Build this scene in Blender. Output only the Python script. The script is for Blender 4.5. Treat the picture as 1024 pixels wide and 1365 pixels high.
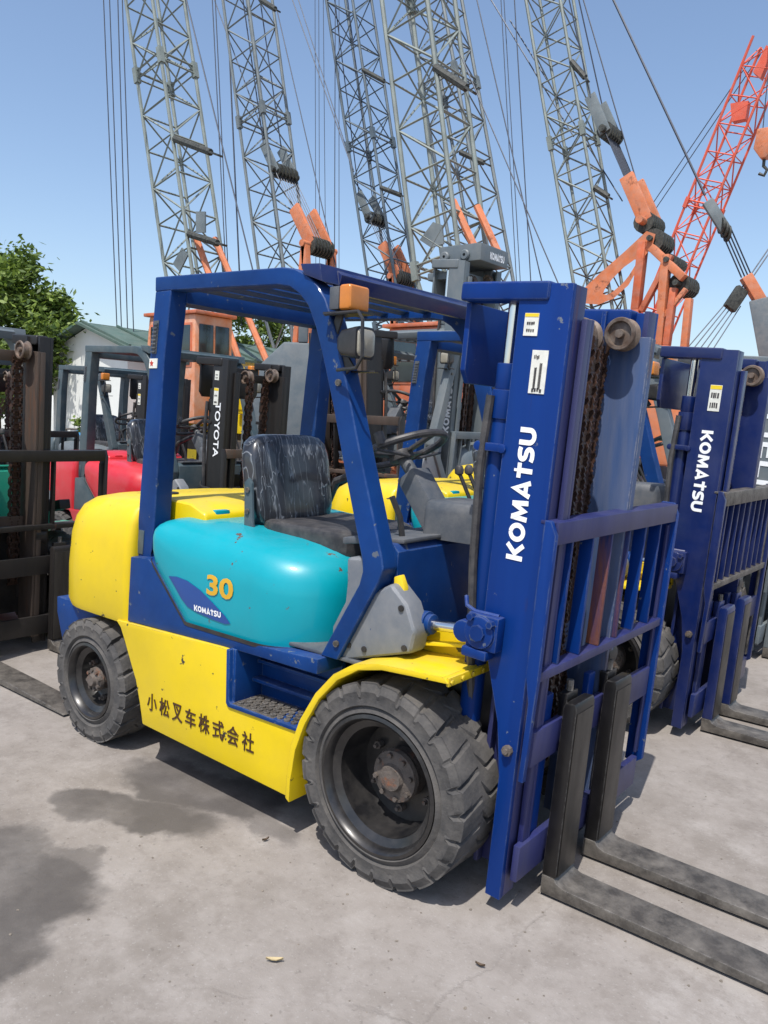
import bpy, bmesh, math, random
from mathutils import Vector, Matrix
from mathutils.bvhtree import BVHTree
random.seed(7)
for o in list(bpy.data.objects): bpy.data.objects.remove(o)
scene = bpy.context.scene
C = scene.collection
R = math.radians

# ---------------------------------------------------------------- camera
CAM = Vector((1.5505, -2.5434, 1.537)); YAW, PITCH, ROLL, FPX = 0.6719, 0.1132, 0.0448, 1062.815
_f = Vector((-math.sin(YAW)*math.cos(PITCH), math.cos(YAW)*math.cos(PITCH), -math.sin(PITCH)))
_r = _f.cross(Vector((0, 0, 1))).normalized(); _u = _r.cross(_f)
CR = math.cos(ROLL)*_r + math.sin(ROLL)*_u
CU = -math.sin(ROLL)*_r + math.cos(ROLL)*_u
cd = bpy.data.cameras.new('camera'); cam = bpy.data.objects.new('camera', cd); C.objects.link(cam)
cam.matrix_world = Matrix(((CR.x, CU.x, -_f.x, CAM.x), (CR.y, CU.y, -_f.y, CAM.y), (CR.z, CU.z, -_f.z, CAM.z), (0, 0, 0, 1)))
cd.sensor_fit = 'HORIZONTAL'; cd.sensor_width = 36; cd.lens = FPX/1024*36
cd.clip_start = 0.05; cd.clip_end = 3000
scene.camera = cam
scene.render.resolution_x = 768; scene.render.resolution_y = 1024

# ---------------------------------------------------------------- sky, sun, exposure
SUN = Vector((0.16, -0.46, 1.0)).normalized()          # direction towards the sun
w = bpy.data.worlds.new('World'); scene.world = w; w.use_nodes = True
nt = w.node_tree; bg = nt.nodes['Background']
sky = nt.nodes.new('ShaderNodeTexSky'); sky.sky_type = 'NISHITA'; sky.sun_disc = False
sky.sun_elevation = math.asin(SUN.z); sky.sun_rotation = math.atan2(SUN.x, SUN.y)
sky.air_density = 1.0; sky.dust_density = 1.6; sky.ozone_density = 1.6
nt.links.new(sky.outputs[0], bg.inputs[0]); bg.inputs[1].default_value = 0.15
ld = bpy.data.lights.new('sun', 'SUN'); ld.energy = 4.0; ld.angle = R(0.53); ld.color = (1, .955, .89)
sun = bpy.data.objects.new('sun', ld); C.objects.link(sun); sun.location = (0, 0, 30)
sun.rotation_euler = SUN.to_track_quat('Z', 'Y').to_euler()
vs = scene.view_settings; vs.view_transform = 'Standard'; vs.look = 'None'; vs.exposure = 0.36; vs.gamma = 1

# ---------------------------------------------------------------- pixel helper (photo pixels -> a point on a known plane)
def ray(x, y): return _f + (x-512)/FPX*CR - (y-682.5)/FPX*CU
def un(x, y, ax, v):
    d = ray(x, y); i = 'xyz'.index(ax); return CAM + d*((v-CAM[i])/d[i])
def und(x, y, depth): return CAM + ray(x, y)*depth

# ---------------------------------------------------------------- materials
def srgb(r, g, b):
    f = lambda c: (c/255/12.92 if c/255 <= .04045 else ((c/255+.055)/1.055)**2.4)
    return (f(r), f(g), f(b), 1)
MATS = {}
def mat(name, col, rough=.45, metal=0., var=.18, dust=.0, dustcol=(.36, .33, .29, 1), rust=.0, rustcol=(.13, .045, .018, 1),
        scale=6., bump=.0, bscale=60., coat=.0, streak=False, chip=0., chipcol=(.03, .028, .027, 1), edge=0., edgecol=(.16, .155, .15, 1), top=0., spec=.5):
    m = bpy.data.materials.new(name); m.use_nodes = True; n = m.node_tree.nodes; l = m.node_tree.links
    b = n['Principled BSDF']; b.inputs['Roughness'].default_value = rough; b.inputs['Metallic'].default_value = metal
    b.inputs['Coat Weight'].default_value = coat; b.inputs['Coat Roughness'].default_value = .12; b.inputs['Specular IOR Level'].default_value = spec
    tc = n.new('ShaderNodeTexCoord'); src = tc.outputs['Object']
    oi = n.new('ShaderNodeObjectInfo'); add = n.new('ShaderNodeVectorMath'); add.operation = 'ADD'
    mul = n.new('ShaderNodeMath'); mul.operation = 'MULTIPLY'; mul.inputs[1].default_value = 37.
    l.new(oi.outputs['Random'], mul.inputs[0]); l.new(src, add.inputs[0]); l.new(mul.outputs[0], add.inputs[1]); src = add.outputs[0]
    if streak:
        mp = n.new('ShaderNodeMapping'); mp.inputs['Scale'].default_value = (1, 1, .1); l.new(src, mp.inputs[0]); ssrc = mp.outputs[0]
    else: ssrc = src
    def noise(sc, det=5, rgh=.6, s=src):
        t = n.new('ShaderNodeTexNoise'); t.inputs['Scale'].default_value = sc; t.inputs['Detail'].default_value = det
        t.inputs['Roughness'].default_value = rgh; l.new(s, t.inputs['Vector']); return t.outputs['Fac']
    def ramp(fac, a, c):
        r_ = n.new('ShaderNodeMapRange'); r_.inputs[1].default_value = a; r_.inputs[2].default_value = c; l.new(fac, r_.inputs[0]); return r_.outputs[0]
    def mix(fac, a, c):
        x = n.new('ShaderNodeMix'); x.data_type = 'RGBA'
        if isinstance(fac, float): x.inputs[0].default_value = fac
        else: l.new(fac, x.inputs[0])
        for s_, v in ((6, a), (7, c)):
            if isinstance(v, tuple): x.inputs[s_].default_value = v
            else: l.new(v, x.inputs[s_])
        return x.outputs[2]
    def times(a, k):
        x = n.new('ShaderNodeMath'); x.operation = 'MULTIPLY'; l.new(a, x.inputs[0]); x.inputs[1].default_value = k; return x.outputs[0]
    col = tuple(col)
    dark = tuple(c*(1-var) for c in col[:3])+(1,); light = tuple(min(1, c*(1+var*.6)) for c in col[:3])+(1,)
    c = mix(ramp(noise(scale, s=ssrc), .3, .7), dark, light)
    rsock = None
    if dust > 0:
        f = times(ramp(noise(scale*1.7, 8, .7, ssrc), .38, .75), dust); c = mix(f, c, dustcol)
    if chip > 0:
        f = ramp(noise(scale*4.5, 6, .62), .735-chip*.16, .75-chip*.16); c = mix(f, c, chipcol)
    if top > 0:
        ge = n.new('ShaderNodeNewGeometry'); sp = n.new('ShaderNodeSeparateXYZ'); l.new(ge.outputs['Normal'], sp.inputs[0])
        mm = n.new('ShaderNodeMath'); mm.operation = 'MULTIPLY'; l.new(ramp(sp.outputs[2], .3, .95), mm.inputs[0]); l.new(ramp(noise(scale*3, 8, .7), .35, .7), mm.inputs[1])
        c = mix(times(mm.outputs[0], top), c, (.30, .275, .245, 1))
    if edge > 0:
        ge = n.new('ShaderNodeNewGeometry'); bv = n.new('ShaderNodeBevel'); bv.samples = 4; bv.inputs['Radius'].default_value = .006
        dt = n.new('ShaderNodeVectorMath'); dt.operation = 'DOT_PRODUCT'; l.new(ge.outputs['Normal'], dt.inputs[0]); l.new(bv.outputs[0], dt.inputs[1])
        mm = n.new('ShaderNodeMath'); mm.operation = 'MULTIPLY'; l.new(ramp(dt.outputs['Value'], .985, .90), mm.inputs[0]); l.new(ramp(noise(scale*4, 7, .7), .42, .58), mm.inputs[1])
        c = mix(times(mm.outputs[0], edge), c, edgecol)
    if rust > 0:
        f = ramp(noise(scale*.9, 9, .72, ssrc), .72-.3*rust, .80-.22*rust); c = mix(f, c, rustcol)
        rr = n.new('ShaderNodeMapRange'); rr.inputs[3].default_value = rough; rr.inputs[4].default_value = .85; l.new(f, rr.inputs[0]); l.new(rr.outputs[0], b.inputs['Roughness'])
    else:
        rr = n.new('ShaderNodeMapRange'); rr.inputs[3].default_value = max(.02, rough-.1); rr.inputs[4].default_value = min(1, rough+.16)
        l.new(noise(scale*2.3, 6), rr.inputs[0]); l.new(rr.outputs[0], b.inputs['Roughness'])
    l.new(c, b.inputs['Base Color'])
    if bump > 0:
        bp = n.new('ShaderNodeBump'); bp.inputs['Strength'].default_value = bump; bp.inputs['Distance'].default_value = .01
        l.new(noise(bscale, 5), bp.inputs['Height']); l.new(bp.outputs[0], b.inputs['Normal'])
    MATS[name] = m; return m
def plain(name, col, rough=.5, metal=0., coat=0.): return mat(name, col, rough, metal, var=.08, coat=coat)

YEL = mat('yellow paint', srgb(222, 192, 10), .42, var=.07, dust=.28, dustcol=(.50, .36, .05, 1), chip=.52, scale=3, coat=.15, bump=.05, bscale=14, edge=.8, edgecol=(.10, .07, .03, 1), top=.22, spec=.4)
BLU = mat('blue paint', (.001, .034, .165, 1), .5, var=.28, dust=.2, dustcol=(.02, .075, .2, 1), chip=.42, chipcol=(.10, .12, .16, 1), scale=4, coat=.08, bump=.05, bscale=22, edge=.55, edgecol=(.14, .19, .27, 1), top=.14, spec=.22)
MBLU = mat('mast blue paint', (.0, .027, .175, 1), .5, var=.3, dust=.2, dustcol=(.012, .055, .19, 1), rust=.25, rustcol=(.035, .016, .016, 1), chip=.4, chipcol=(.12, .14, .18, 1), scale=3.2, coat=.08, streak=True, bump=.05, bscale=22, edge=.7, edgecol=(.12, .15, .2, 1), top=.14, spec=.2)
WBLU = mat('worn blue channel', srgb(52, 76, 118), .5, var=.3, dust=.35, dustcol=(.22, .21, .2, 1), rust=.47, rustcol=(.10, .062, .036, 1), scale=11, streak=True, edge=.8, edgecol=(.3, .29, .28, 1))
RSLAT = mat('rust eaten blue slat', (.002, .02, .12, 1), .6, var=.3, rust=.75, rustcol=(.19, .062, .02, 1), scale=4, streak=True, bump=.2, bscale=50)
EDGE = mat('worn purple blue steel', srgb(34, 40, 92), .45, var=.28, dust=.25, dustcol=(.14, .14, .18, 1), rust=.40, rustcol=(.10, .045, .03, 1), scale=5, streak=True)
NBLU = mat('navy paint', (.002, .012, .085, 1), .34, var=.15, dust=.05, scale=4, coat=.2, edge=.4, edgecol=(.2, .2, .2, 1), top=.15, spec=.4)
TEAL = mat('teal paint', (.0, .30, .37, 1), .36, var=.06, dust=.10, dustcol=(.0, .19, .24, 1), chip=.45, chipcol=(.10, .06, .04, 1), scale=3.4, coat=.3, bump=.04, bscale=10, edge=.5, edgecol=(.12, .06, .03, 1), top=.06, spec=.35)
RUB = mat('tyre rubber', srgb(64, 63, 63), .85, var=.25, dust=.75, dustcol=(.155, .142, .128, 1), scale=5, bump=.3, bscale=60)
RIM = mat('black rim paint', srgb(24, 24, 26), .34, var=.4, dust=.3, dustcol=(.11, .10, .09, 1), scale=7, rust=.2, coat=.2)
HUB = mat('rusty hub', srgb(92, 84, 78), .7, var=.4, rust=.55, rustcol=(.2, .08, .04, 1), scale=18, bump=.4, bscale=90)
SHANK = mat('black fork shank', srgb(20, 19, 20), .35, var=.3, dust=.12, dustcol=(.06, .055, .05, 1), scale=8, edge=.5)
STEEL = mat('fork steel', srgb(74, 70, 66), .46, .2, var=.5, dust=.75, dustcol=(.235, .213, .185, 1), rust=.34, rustcol=(.045, .033, .026, 1), scale=8, bump=.25, bscale=70, edge=.6, edgecol=(.3, .29, .28, 1))
BLACK = mat('black painted steel', srgb(34, 33, 34), .4, var=.35, dust=.25, dustcol=(.12, .11, .1, 1), scale=8)
WORN = mat('worn shank face', srgb(50, 47, 45), .4, .3, var=.4, dust=.35, dustcol=(.14, .13, .115, 1), scale=7, streak=True)
CHR = plain('chrome rod', (.7, .7, .7, 1), .12, 1.)
CHAIN = mat('greasy chain', srgb(64, 46, 38), .5, .3, var=.5, rust=.5, rustcol=(.17, .07, .04, 1), scale=30)
VIN = mat('black vinyl', srgb(44, 44, 48), .45, var=.2, dust=.22, scale=8, bump=.08, bscale=160)
GPL = mat('grey plastic', srgb(104, 110, 118), .55, var=.15, dust=.3, chip=.4, chipcol=(.03, .05, .13, 1), scale=5, edge=.6, edgecol=(.4, .4, .4, 1), top=.2)
DGP = mat('dark grey plastic', srgb(70, 76, 84), .55, var=.15, dust=.25, scale=6, bump=.05, bscale=150)
AMB = mat('amber lens', srgb(206, 124, 40), .3, var=.2, scale=9, coat=.4)
LENS = mat('dusty lamp glass', srgb(150, 145, 130), .2, var=.15, dust=.4, scale=10, coat=.5)
REDL = plain('red lens', srgb(190, 40, 24), .3, coat=.3)
WHT = plain('white lettering', srgb(240, 242, 244), .5)
GOLD = plain('gold lettering', srgb(206, 160, 40), .45)
INK = plain('dark brown lettering', srgb(66, 40, 14), .6)
LEAF = plain('decal blue', srgb(20, 68, 138), .35, coat=.3)
STK = mat('label paper', srgb(226, 226, 216), .6, var=.1, dust=.3, scale=30)
STKY = plain('label yellow', srgb(230, 200, 40), .55)
STKI = plain('label print', srgb(60, 58, 60), .6)
RED = mat('red paint', srgb(200, 26, 42), .38, var=.08, dust=.14, scale=3, coat=.25)
GRN = mat('sea green paint', srgb(24, 170, 140), .4, var=.1, dust=.2, scale=3, coat=.2)
DGR = mat('dark grey green paint', srgb(58, 76, 84), .45, var=.15, dust=.2, scale=4)
GRY = mat('machine grey paint', srgb(92, 102, 108), .45, var=.12, dust=.25, scale=3)
DMAST = mat('black mast paint', srgb(27, 25, 25), .5, var=.35, dust=.25, dustcol=(.06, .05, .042, 1), rust=.25, scale=5, streak=True)
RMAST = mat('rusty mast channel', srgb(78, 66, 58), .6, var=.45, rust=.56, rustcol=(.13, .05, .02, 1), scale=5, streak=True)
ROLL = mat('dusty roller', srgb(92, 74, 62), .6, .2, var=.45, dust=.4, rust=.35, scale=16)
ORG = mat('crane orange paint', srgb(202, 116, 72), .58, var=.2, dust=.35, rust=.46, rustcol=(.085, .035, .02, 1), scale=3.4)
ORGD = mat('old orange paint', srgb(196, 98, 58), .6, var=.3, dust=.4, rust=.42, scale=2.4)
PNK = mat('faded red lattice', srgb(214, 86, 58), .5, var=.15, dust=.2, scale=2)
LAT = mat('lattice grey paint', srgb(104, 114, 118), .55, var=.3, dust=.15, rust=.26, rustcol=(.06, .045, .035, 1), scale=2.2)
LATG = mat('lattice pale green grey', srgb(120, 130, 126), .55, var=.3, dust=.15, rust=.28, rustcol=(.07, .05, .035, 1), scale=2.2)
ROPE = mat('wire rope', srgb(66, 72, 84), .5, .3, var=.2, scale=8)
GREASE = mat('greasy black sheaves', srgb(38, 40, 38), .6, var=.4, dust=.4, dustcol=(.2, .21, .18, 1), scale=8)
GLS = mat('dark glass', srgb(40, 52, 54), .08, var=.3, scale=2, coat=.6)
TRK = mat('track steel', srgb(60, 54, 50), .7, var=.4, rust=.35, scale=4)
WALL = mat('white shed wall', srgb(222, 224, 220), .7, var=.06, dust=.18, scale=.8)
ROOFG = mat('green roof sheet', srgb(72, 96, 88), .6, var=.2, dust=.2, scale=1.5)
BARK = mat('bark', srgb(84, 70, 56), .9, var=.3, scale=5, bump=.4, bscale=20)
CLB = plain('blue cloth', srgb(80, 160, 215), .8)

def wrap_mat():                                       # black seat back under crinkled clear film
    m = bpy.data.materials.new('seat under clear film'); m.use_nodes = True; n = m.node_tree.nodes; l = m.node_tree.links; b = n['Principled BSDF']
    tc = n.new('ShaderNodeTexCoord'); mp = n.new('ShaderNodeMapping'); mp.inputs['Rotation'].default_value = (R(28), 0, 0); mp.inputs['Scale'].default_value = (1, 3.4, .55)
    l.new(tc.outputs['Object'], mp.inputs[0])
    t0 = n.new('ShaderNodeTexNoise'); t0.inputs['Scale'].default_value = 3; l.new(tc.outputs['Object'], t0.inputs[0])
    ad = n.new('ShaderNodeMix'); ad.data_type = 'VECTOR'; ad.inputs[0].default_value = .25; l.new(mp.outputs[0], ad.inputs[4]); l.new(t0.outputs['Color'], ad.inputs[5])
    def crease(sc, wd, src):
        q = n.new('ShaderNodeTexNoise'); q.inputs['Scale'].default_value = sc; q.inputs['Detail'].default_value = 2.5; q.inputs['Roughness'].default_value = .55; l.new(src, q.inputs[0])
        u = n.new('ShaderNodeMath'); u.operation = 'SUBTRACT'; u.inputs[1].default_value = .5; l.new(q.outputs[0], u.inputs[0]); v = n.new('ShaderNodeMath'); v.operation = 'ABSOLUTE'; l.new(u.outputs[0], v.inputs[0])
        w_ = n.new('ShaderNodeMapRange'); w_.inputs[1].default_value = wd; w_.inputs[2].default_value = 0; l.new(v.outputs[0], w_.inputs[0]); return w_.outputs[0]
    mp2 = n.new('ShaderNodeMapping'); mp2.inputs['Rotation'].default_value = (R(-38), 0, 0); mp2.inputs['Scale'].default_value = (1, 3.6, .4); mp2.inputs['Location'].default_value = (3, 5, 1); l.new(tc.outputs['Object'], mp2.inputs[0])
    mx = n.new('ShaderNodeMath'); mx.operation = 'MAXIMUM'; l.new(crease(6.5, .016, ad.outputs[1]), mx.inputs[0]); l.new(crease(8, .016, mp2.outputs[0]), mx.inputs[1])
    m2 = n.new('ShaderNodeMath'); m2.operation = 'MAXIMUM'; l.new(mx.outputs[0], m2.inputs[0]); m2.inputs[1].default_value = 0; t = m2
    r_ = n.new('ShaderNodeMapRange'); r_.inputs[1].default_value = .1; r_.inputs[2].default_value = 1.; r_.inputs[4].default_value = .75; l.new(t.outputs[0], r_.inputs[0])
    x = n.new('ShaderNodeMix'); x.data_type = 'RGBA'; x.inputs[6].default_value = srgb(46, 48, 53); x.inputs[7].default_value = srgb(138, 143, 150); l.new(r_.outputs[0], x.inputs[0])
    l.new(x.outputs[2], b.inputs['Base Color']); b.inputs['Roughness'].default_value = .3; b.inputs['Coat Weight'].default_value = .7; b.inputs['Coat Roughness'].default_value = .1
    bp = n.new('ShaderNodeBump'); bp.inputs['Strength'].default_value = .5; bp.inputs['Distance'].default_value = .006; l.new(t.outputs[0], bp.inputs['Height']); l.new(bp.outputs[0], b.inputs['Normal'])
    return m
FILM = wrap_mat()

def ground_mat():
    m = bpy.data.materials.new('yard concrete'); m.use_nodes = True; n = m.node_tree.nodes; l = m.node_tree.links; b = n['Principled BSDF']
    tc = n.new('ShaderNodeTexCoord'); src = tc.outputs['Object']
    def noise(sc, det=6, rg=.6, v=src):
        t = n.new('ShaderNodeTexNoise'); t.inputs['Scale'].default_value = sc; t.inputs['Detail'].default_value = det; t.inputs['Roughness'].default_value = rg; l.new(v, t.inputs['Vector']); return t
    def rng(s, a, c, o0=0., o1=1.):
        r_ = n.new('ShaderNodeMapRange'); r_.interpolation_type = 'SMOOTHSTEP'
        for i, v in enumerate((a, c, o0, o1)): r_.inputs[1+i].default_value = v
        l.new(s, r_.inputs[0]); return r_.outputs[0]
    def mix(f, a, c, mode='MIX'):
        x = n.new('ShaderNodeMix'); x.data_type = 'RGBA'; x.blend_type = mode
        if isinstance(f, float): x.inputs[0].default_value = f
        else: l.new(f, x.inputs[0])
        for k, v in ((6, a), (7, c)):
            if isinstance(v, tuple): x.inputs[k].default_value = v
            else: l.new(v, x.inputs[k])
        return x.outputs[2]
    def op(o, a, c):
        x = n.new('ShaderNodeMath'); x.operation = o
        for k, v in ((0, a), (1, c)):
            if isinstance(v, (int, float)): x.inputs[k].default_value = v
            else: l.new(v, x.inputs[k])
        return x.outputs[0]
    c = mix(rng(noise(.9, 7, .62).outputs[0], .32, .68), (.190, .169, .150, 1), (.262, .237, .216, 1))
    c = mix(rng(noise(5, 8, .7).outputs[0], .35, .75), c, (.292, .267, .246, 1))
    c = mix(op('MULTIPLY', rng(noise(2.1, 9, .75).outputs[0], .48, .68), .5), c, (.142, .123, .108, 1))
    c = mix(op('MULTIPLY', rng(noise(1.3, 10, .8).outputs[0], .53, .64), .55), c, (.335, .313, .292, 1))
    c = mix(op('MULTIPLY', rng(noise(14, 6, .7).outputs[0], .5, .68), .35), c, (.165, .143, .125, 1))
    c = mix(op('MULTIPLY', rng(noise(38, 4, .6).outputs[0], .6, .72), .4), c, (.10, .09, .08, 1))
    c = mix(op('MULTIPLY', rng(noise(90, 2, .5).outputs[0], .62, .7), .35), c, (.34, .325, .31, 1))
    # fine cracks
    vo = n.new('ShaderNodeTexVoronoi'); vo.feature = 'DISTANCE_TO_EDGE'; vo.inputs['Scale'].default_value = .42
    wv = n.new('ShaderNodeMix'); wv.data_type = 'VECTOR'; wv.inputs[0].default_value = .16; l.new(src, wv.inputs[4]); l.new(noise(2.5, 8, .7).outputs['Color'], wv.inputs[5]); l.new(wv.outputs[1], vo.inputs['Vector'])
    crack = op('MULTIPLY', rng(vo.outputs[0], .0, .0035, 1., 0.), rng(noise(.7).outputs[0], .5, .6))
    c = mix(op('MULTIPLY', crack, .22), c, (.12, .105, .095, 1))
    # soft-edged dark patches mixed into the concrete colour, each with its own outline
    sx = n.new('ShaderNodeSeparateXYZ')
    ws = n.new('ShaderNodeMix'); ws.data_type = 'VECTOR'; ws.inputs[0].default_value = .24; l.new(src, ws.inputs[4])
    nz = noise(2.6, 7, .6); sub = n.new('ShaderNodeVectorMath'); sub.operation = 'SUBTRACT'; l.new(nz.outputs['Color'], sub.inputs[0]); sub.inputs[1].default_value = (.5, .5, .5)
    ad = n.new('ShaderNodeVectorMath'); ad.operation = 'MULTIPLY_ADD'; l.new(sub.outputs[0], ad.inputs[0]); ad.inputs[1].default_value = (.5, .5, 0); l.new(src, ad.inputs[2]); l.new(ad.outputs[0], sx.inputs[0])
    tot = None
    for (px, py, rx, ry, ang, st) in DARK_PATCHES:
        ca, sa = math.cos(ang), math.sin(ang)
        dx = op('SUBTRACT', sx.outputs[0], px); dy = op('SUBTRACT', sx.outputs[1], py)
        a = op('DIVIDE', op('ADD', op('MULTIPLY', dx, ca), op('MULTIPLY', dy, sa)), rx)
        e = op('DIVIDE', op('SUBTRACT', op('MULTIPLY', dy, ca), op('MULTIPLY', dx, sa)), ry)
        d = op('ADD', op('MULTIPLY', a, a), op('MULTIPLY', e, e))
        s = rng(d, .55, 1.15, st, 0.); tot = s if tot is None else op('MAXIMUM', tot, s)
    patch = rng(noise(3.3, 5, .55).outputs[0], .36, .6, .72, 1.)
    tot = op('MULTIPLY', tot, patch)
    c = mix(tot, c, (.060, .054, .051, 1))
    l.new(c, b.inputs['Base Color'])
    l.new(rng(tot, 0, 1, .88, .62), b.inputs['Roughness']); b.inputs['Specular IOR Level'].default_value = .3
    bp = n.new('ShaderNodeBump'); bp.inputs['Strength'].default_value = .35; bp.inputs['Distance'].default_value = .006
    h = op('SUBTRACT', op('ADD', noise(26, 8, .7).outputs[0], op('MULTIPLY', noise(160, 3).outputs[0], .4)), crack); l.new(h, bp.inputs['Height']); l.new(bp.outputs[0], b.inputs['Normal'])
    return m
g = lambda x, y: un(x, y, 'z', 0)
DARK_PATCHES = []
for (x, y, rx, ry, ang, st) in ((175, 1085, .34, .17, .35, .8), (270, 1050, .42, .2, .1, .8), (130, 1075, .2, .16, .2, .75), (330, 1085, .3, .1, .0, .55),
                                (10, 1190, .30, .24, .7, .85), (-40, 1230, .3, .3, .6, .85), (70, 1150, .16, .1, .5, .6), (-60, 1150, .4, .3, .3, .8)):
    p_ = g(x, y); DARK_PATCHES.append((p_.x, p_.y, rx, ry, ang, st))
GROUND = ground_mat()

# ---------------------------------------------------------------- geometry helpers
XF = None                                              # optional vertex transform while a tilted assembly is built
def bm_box(x0, x1, y0, y1, z0, z1):
    bm = bmesh.new(); vs_ = [bm.verts.new((x, y, z)) for x in (x0, x1) for y in (y0, y1) for z in (z0, z1)]
    for f in ((0, 1, 3, 2), (4, 6, 7, 5), (0, 4, 5, 1), (2, 3, 7, 6), (0, 2, 6, 4), (1, 5, 7, 3)): bm.faces.new([vs_[i] for i in f])
    return bm
def bm_prism(poly, axis, a, b):
    bm = bmesh.new()
    def P(p, t): return {'y': (p[0], t, p[1]), 'x': (t, p[0], p[1]), 'z': (p[0], p[1], t)}[axis]
    A = [bm.verts.new(P(p, a)) for p in poly]; B = [bm.verts.new(P(p, b)) for p in poly]; n = len(poly)
    bm.faces.new(A); bm.faces.new(B[::-1])
    for i in range(n): bm.faces.new((A[i], B[i], B[(i+1) % n], A[(i+1) % n]))
    return bm
def bm_loft(secs, cap=True, top=False):
    bm = bmesh.new(); S = [[bm.verts.new(p) for p in s] for s in secs]; n = len(S[0])
    for a, b in zip(S, S[1:]):
        for i in range(n): bm.faces.new((a[i], a[(i+1) % n], b[(i+1) % n], b[i]))
    if cap: bm.faces.new(S[0][::-1])
    if cap or top: bm.faces.new(S[-1])
    return bm
def bm_tube(pts, r, n=8, cap=True):
    pts = [Vector(p) for p in pts]; secs = []; up = None
    for i, p in enumerate(pts):
        t = (pts[min(i+1, len(pts)-1)]-pts[max(i-1, 0)]).normalized()
        if up is None:
            up = Vector((0, 0, 1)) if abs(t.z) < .9 else Vector((1, 0, 0))
        s = t.cross(up).normalized(); up = s.cross(t).normalized()
        rr = r[i] if isinstance(r, (list, tuple)) else r
        secs.append([p+rr*(math.cos(2*math.pi*k/n)*s+math.sin(2*math.pi*k/n)*up) for k in range(n)])
    return bm_loft(secs, cap)
def bm_bar(p0, p1, wd, ht, up=(0, 0, 1)):              # rectangular bar between two points
    p0, p1 = Vector(p0), Vector(p1); t = (p1-p0).normalized(); up = Vector(up)
    if abs(t.dot(up)) > .98: up = Vector((1, 0, 0))
    s = t.cross(up).normalized(); v = s.cross(t)
    return bm_loft([[p+s*a*wd/2+v*b*ht/2 for a, b in ((-1, -1), (1, -1), (1, 1), (-1, 1))] for p in (p0, p1)])
def bm_lathe(prof, cx, cz, n=48, axis='y', closed=False):
    bm = bmesh.new(); rings = []
    for i in range(n):
        a = 2*math.pi*i/n
        rings.append([bm.verts.new((cx+r*math.cos(a), y, cz+r*math.sin(a))) for r, y in prof])
    k = len(prof)
    for i in range(n):
        A, B = rings[i], rings[(i+1) % n]
        for j in range(k if closed else k-1): bm.faces.new((A[j], A[(j+1) % k], B[(j+1) % k], B[j]))
    return bm
def bm_cyl(p0, p1, r, n=16): return bm_tube([p0, p1], r, n)
def join(*bms):
    out = bmesh.new()
    for b in bms:
        if isinstance(b, (list, tuple)): b = join(*b)
        me = bpy.data.meshes.new('t'); b.to_mesh(me); b.free(); out.from_mesh(me); bpy.data.meshes.remove(me)
    return out
def part(name, bm, m, parent=None, bevel=0., seg=2, ang=32):
    if isinstance(bm, (list, tuple)): bm = join(*bm)
    if XF:
        for v in bm.verts: v.co = XF(v.co)
    bmesh.ops.recalc_face_normals(bm, faces=bm.faces)
    if bevel > 0:
        es = [e for e in bm.edges if len(e.link_faces) == 2 and e.calc_face_angle(0) > R(28)]
        bmesh.ops.bevel(bm, geom=es, offset=bevel, segments=seg, affect='EDGES', profile=.6, clamp_overlap=True)
    me = bpy.data.meshes.new(name); bm.to_mesh(me); bm.free()
    me.polygons.foreach_set('use_smooth', [True]*len(me.polygons)); me.set_sharp_from_angle(angle=R(ang))
    me.materials.append(m); o = bpy.data.objects.new(name, me); C.objects.link(o)
    if parent: o.parent = parent
    return o
def thing(name, label, cat, loc=(0, 0, 0), group=None):
    o = bpy.data.objects.new(name, None); C.objects.link(o); o.location = loc; o['label'] = label; o['category'] = cat; o.empty_display_size = .2
    if group: o['group'] = group
    return o
def tag(o, label, cat, group=None):
    o['label'] = label; o['category'] = cat
    if group: o['group'] = group
    return o
def rrect(x0, x1, y0, y1, radii, n=8):                 # rounded plan outline; radii for (x1,y0),(x1,y1),(x0,y1),(x0,y0)
    pts = []
    for (cx, cy, a0, r) in ((x1, y0, -90, radii[0]), (x1, y1, 0, radii[1]), (x0, y1, 90, radii[2]), (x0, y0, 180, radii[3])):
        mx = cx-r if cx == x1 else cx+r; my = cy+r if cy == y0 else cy-r
        for i in range(n+1):
            a = R(a0+90*i/n); pts.append((mx+r*math.cos(a), my+r*math.sin(a)))
    return pts
def text_bm(s, size=1., bold=.0, depth=.002, res=3):
    cu = bpy.data.curves.new('t', 'FONT'); cu.body = s; cu.size = size; cu.offset = bold; cu.extrude = depth; cu.resolution_u = res
    o = bpy.data.objects.new('t', cu); C.objects.link(o); bpy.context.view_layer.update()
    dg = bpy.context.evaluated_depsgraph_get(); me = bpy.data.meshes.new_from_object(o.evaluated_get(dg))
    bm = bmesh.new(); bm.from_mesh(me); bpy.data.meshes.remove(me); bpy.data.objects.remove(o); bpy.data.curves.remove(cu); return bm
def place_text(s, O, U, V, wd, ht, bold=.0, thick=.003):
    """text fitted to a wd x ht box whose lower left corner is O, along U (reading) and V (up)"""
    bm = text_bm(s, 1., bold, .5); O, U, V = Vector(O), Vector(U).normalized(), Vector(V).normalized(); N = U.cross(V)
    xs = [v.co.x for v in bm.verts]; ys = [v.co.y for v in bm.verts]; x0, x1, y0, y1 = min(xs), max(xs), min(ys), max(ys)
    for v in bm.verts:
        a = (v.co.x-x0)/(x1-x0)*wd; b = (v.co.y-y0)/(y1-y0)*ht; v.co = O+U*a+V*b+N*((v.co.z+.5)*thick)
    return bm
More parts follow.
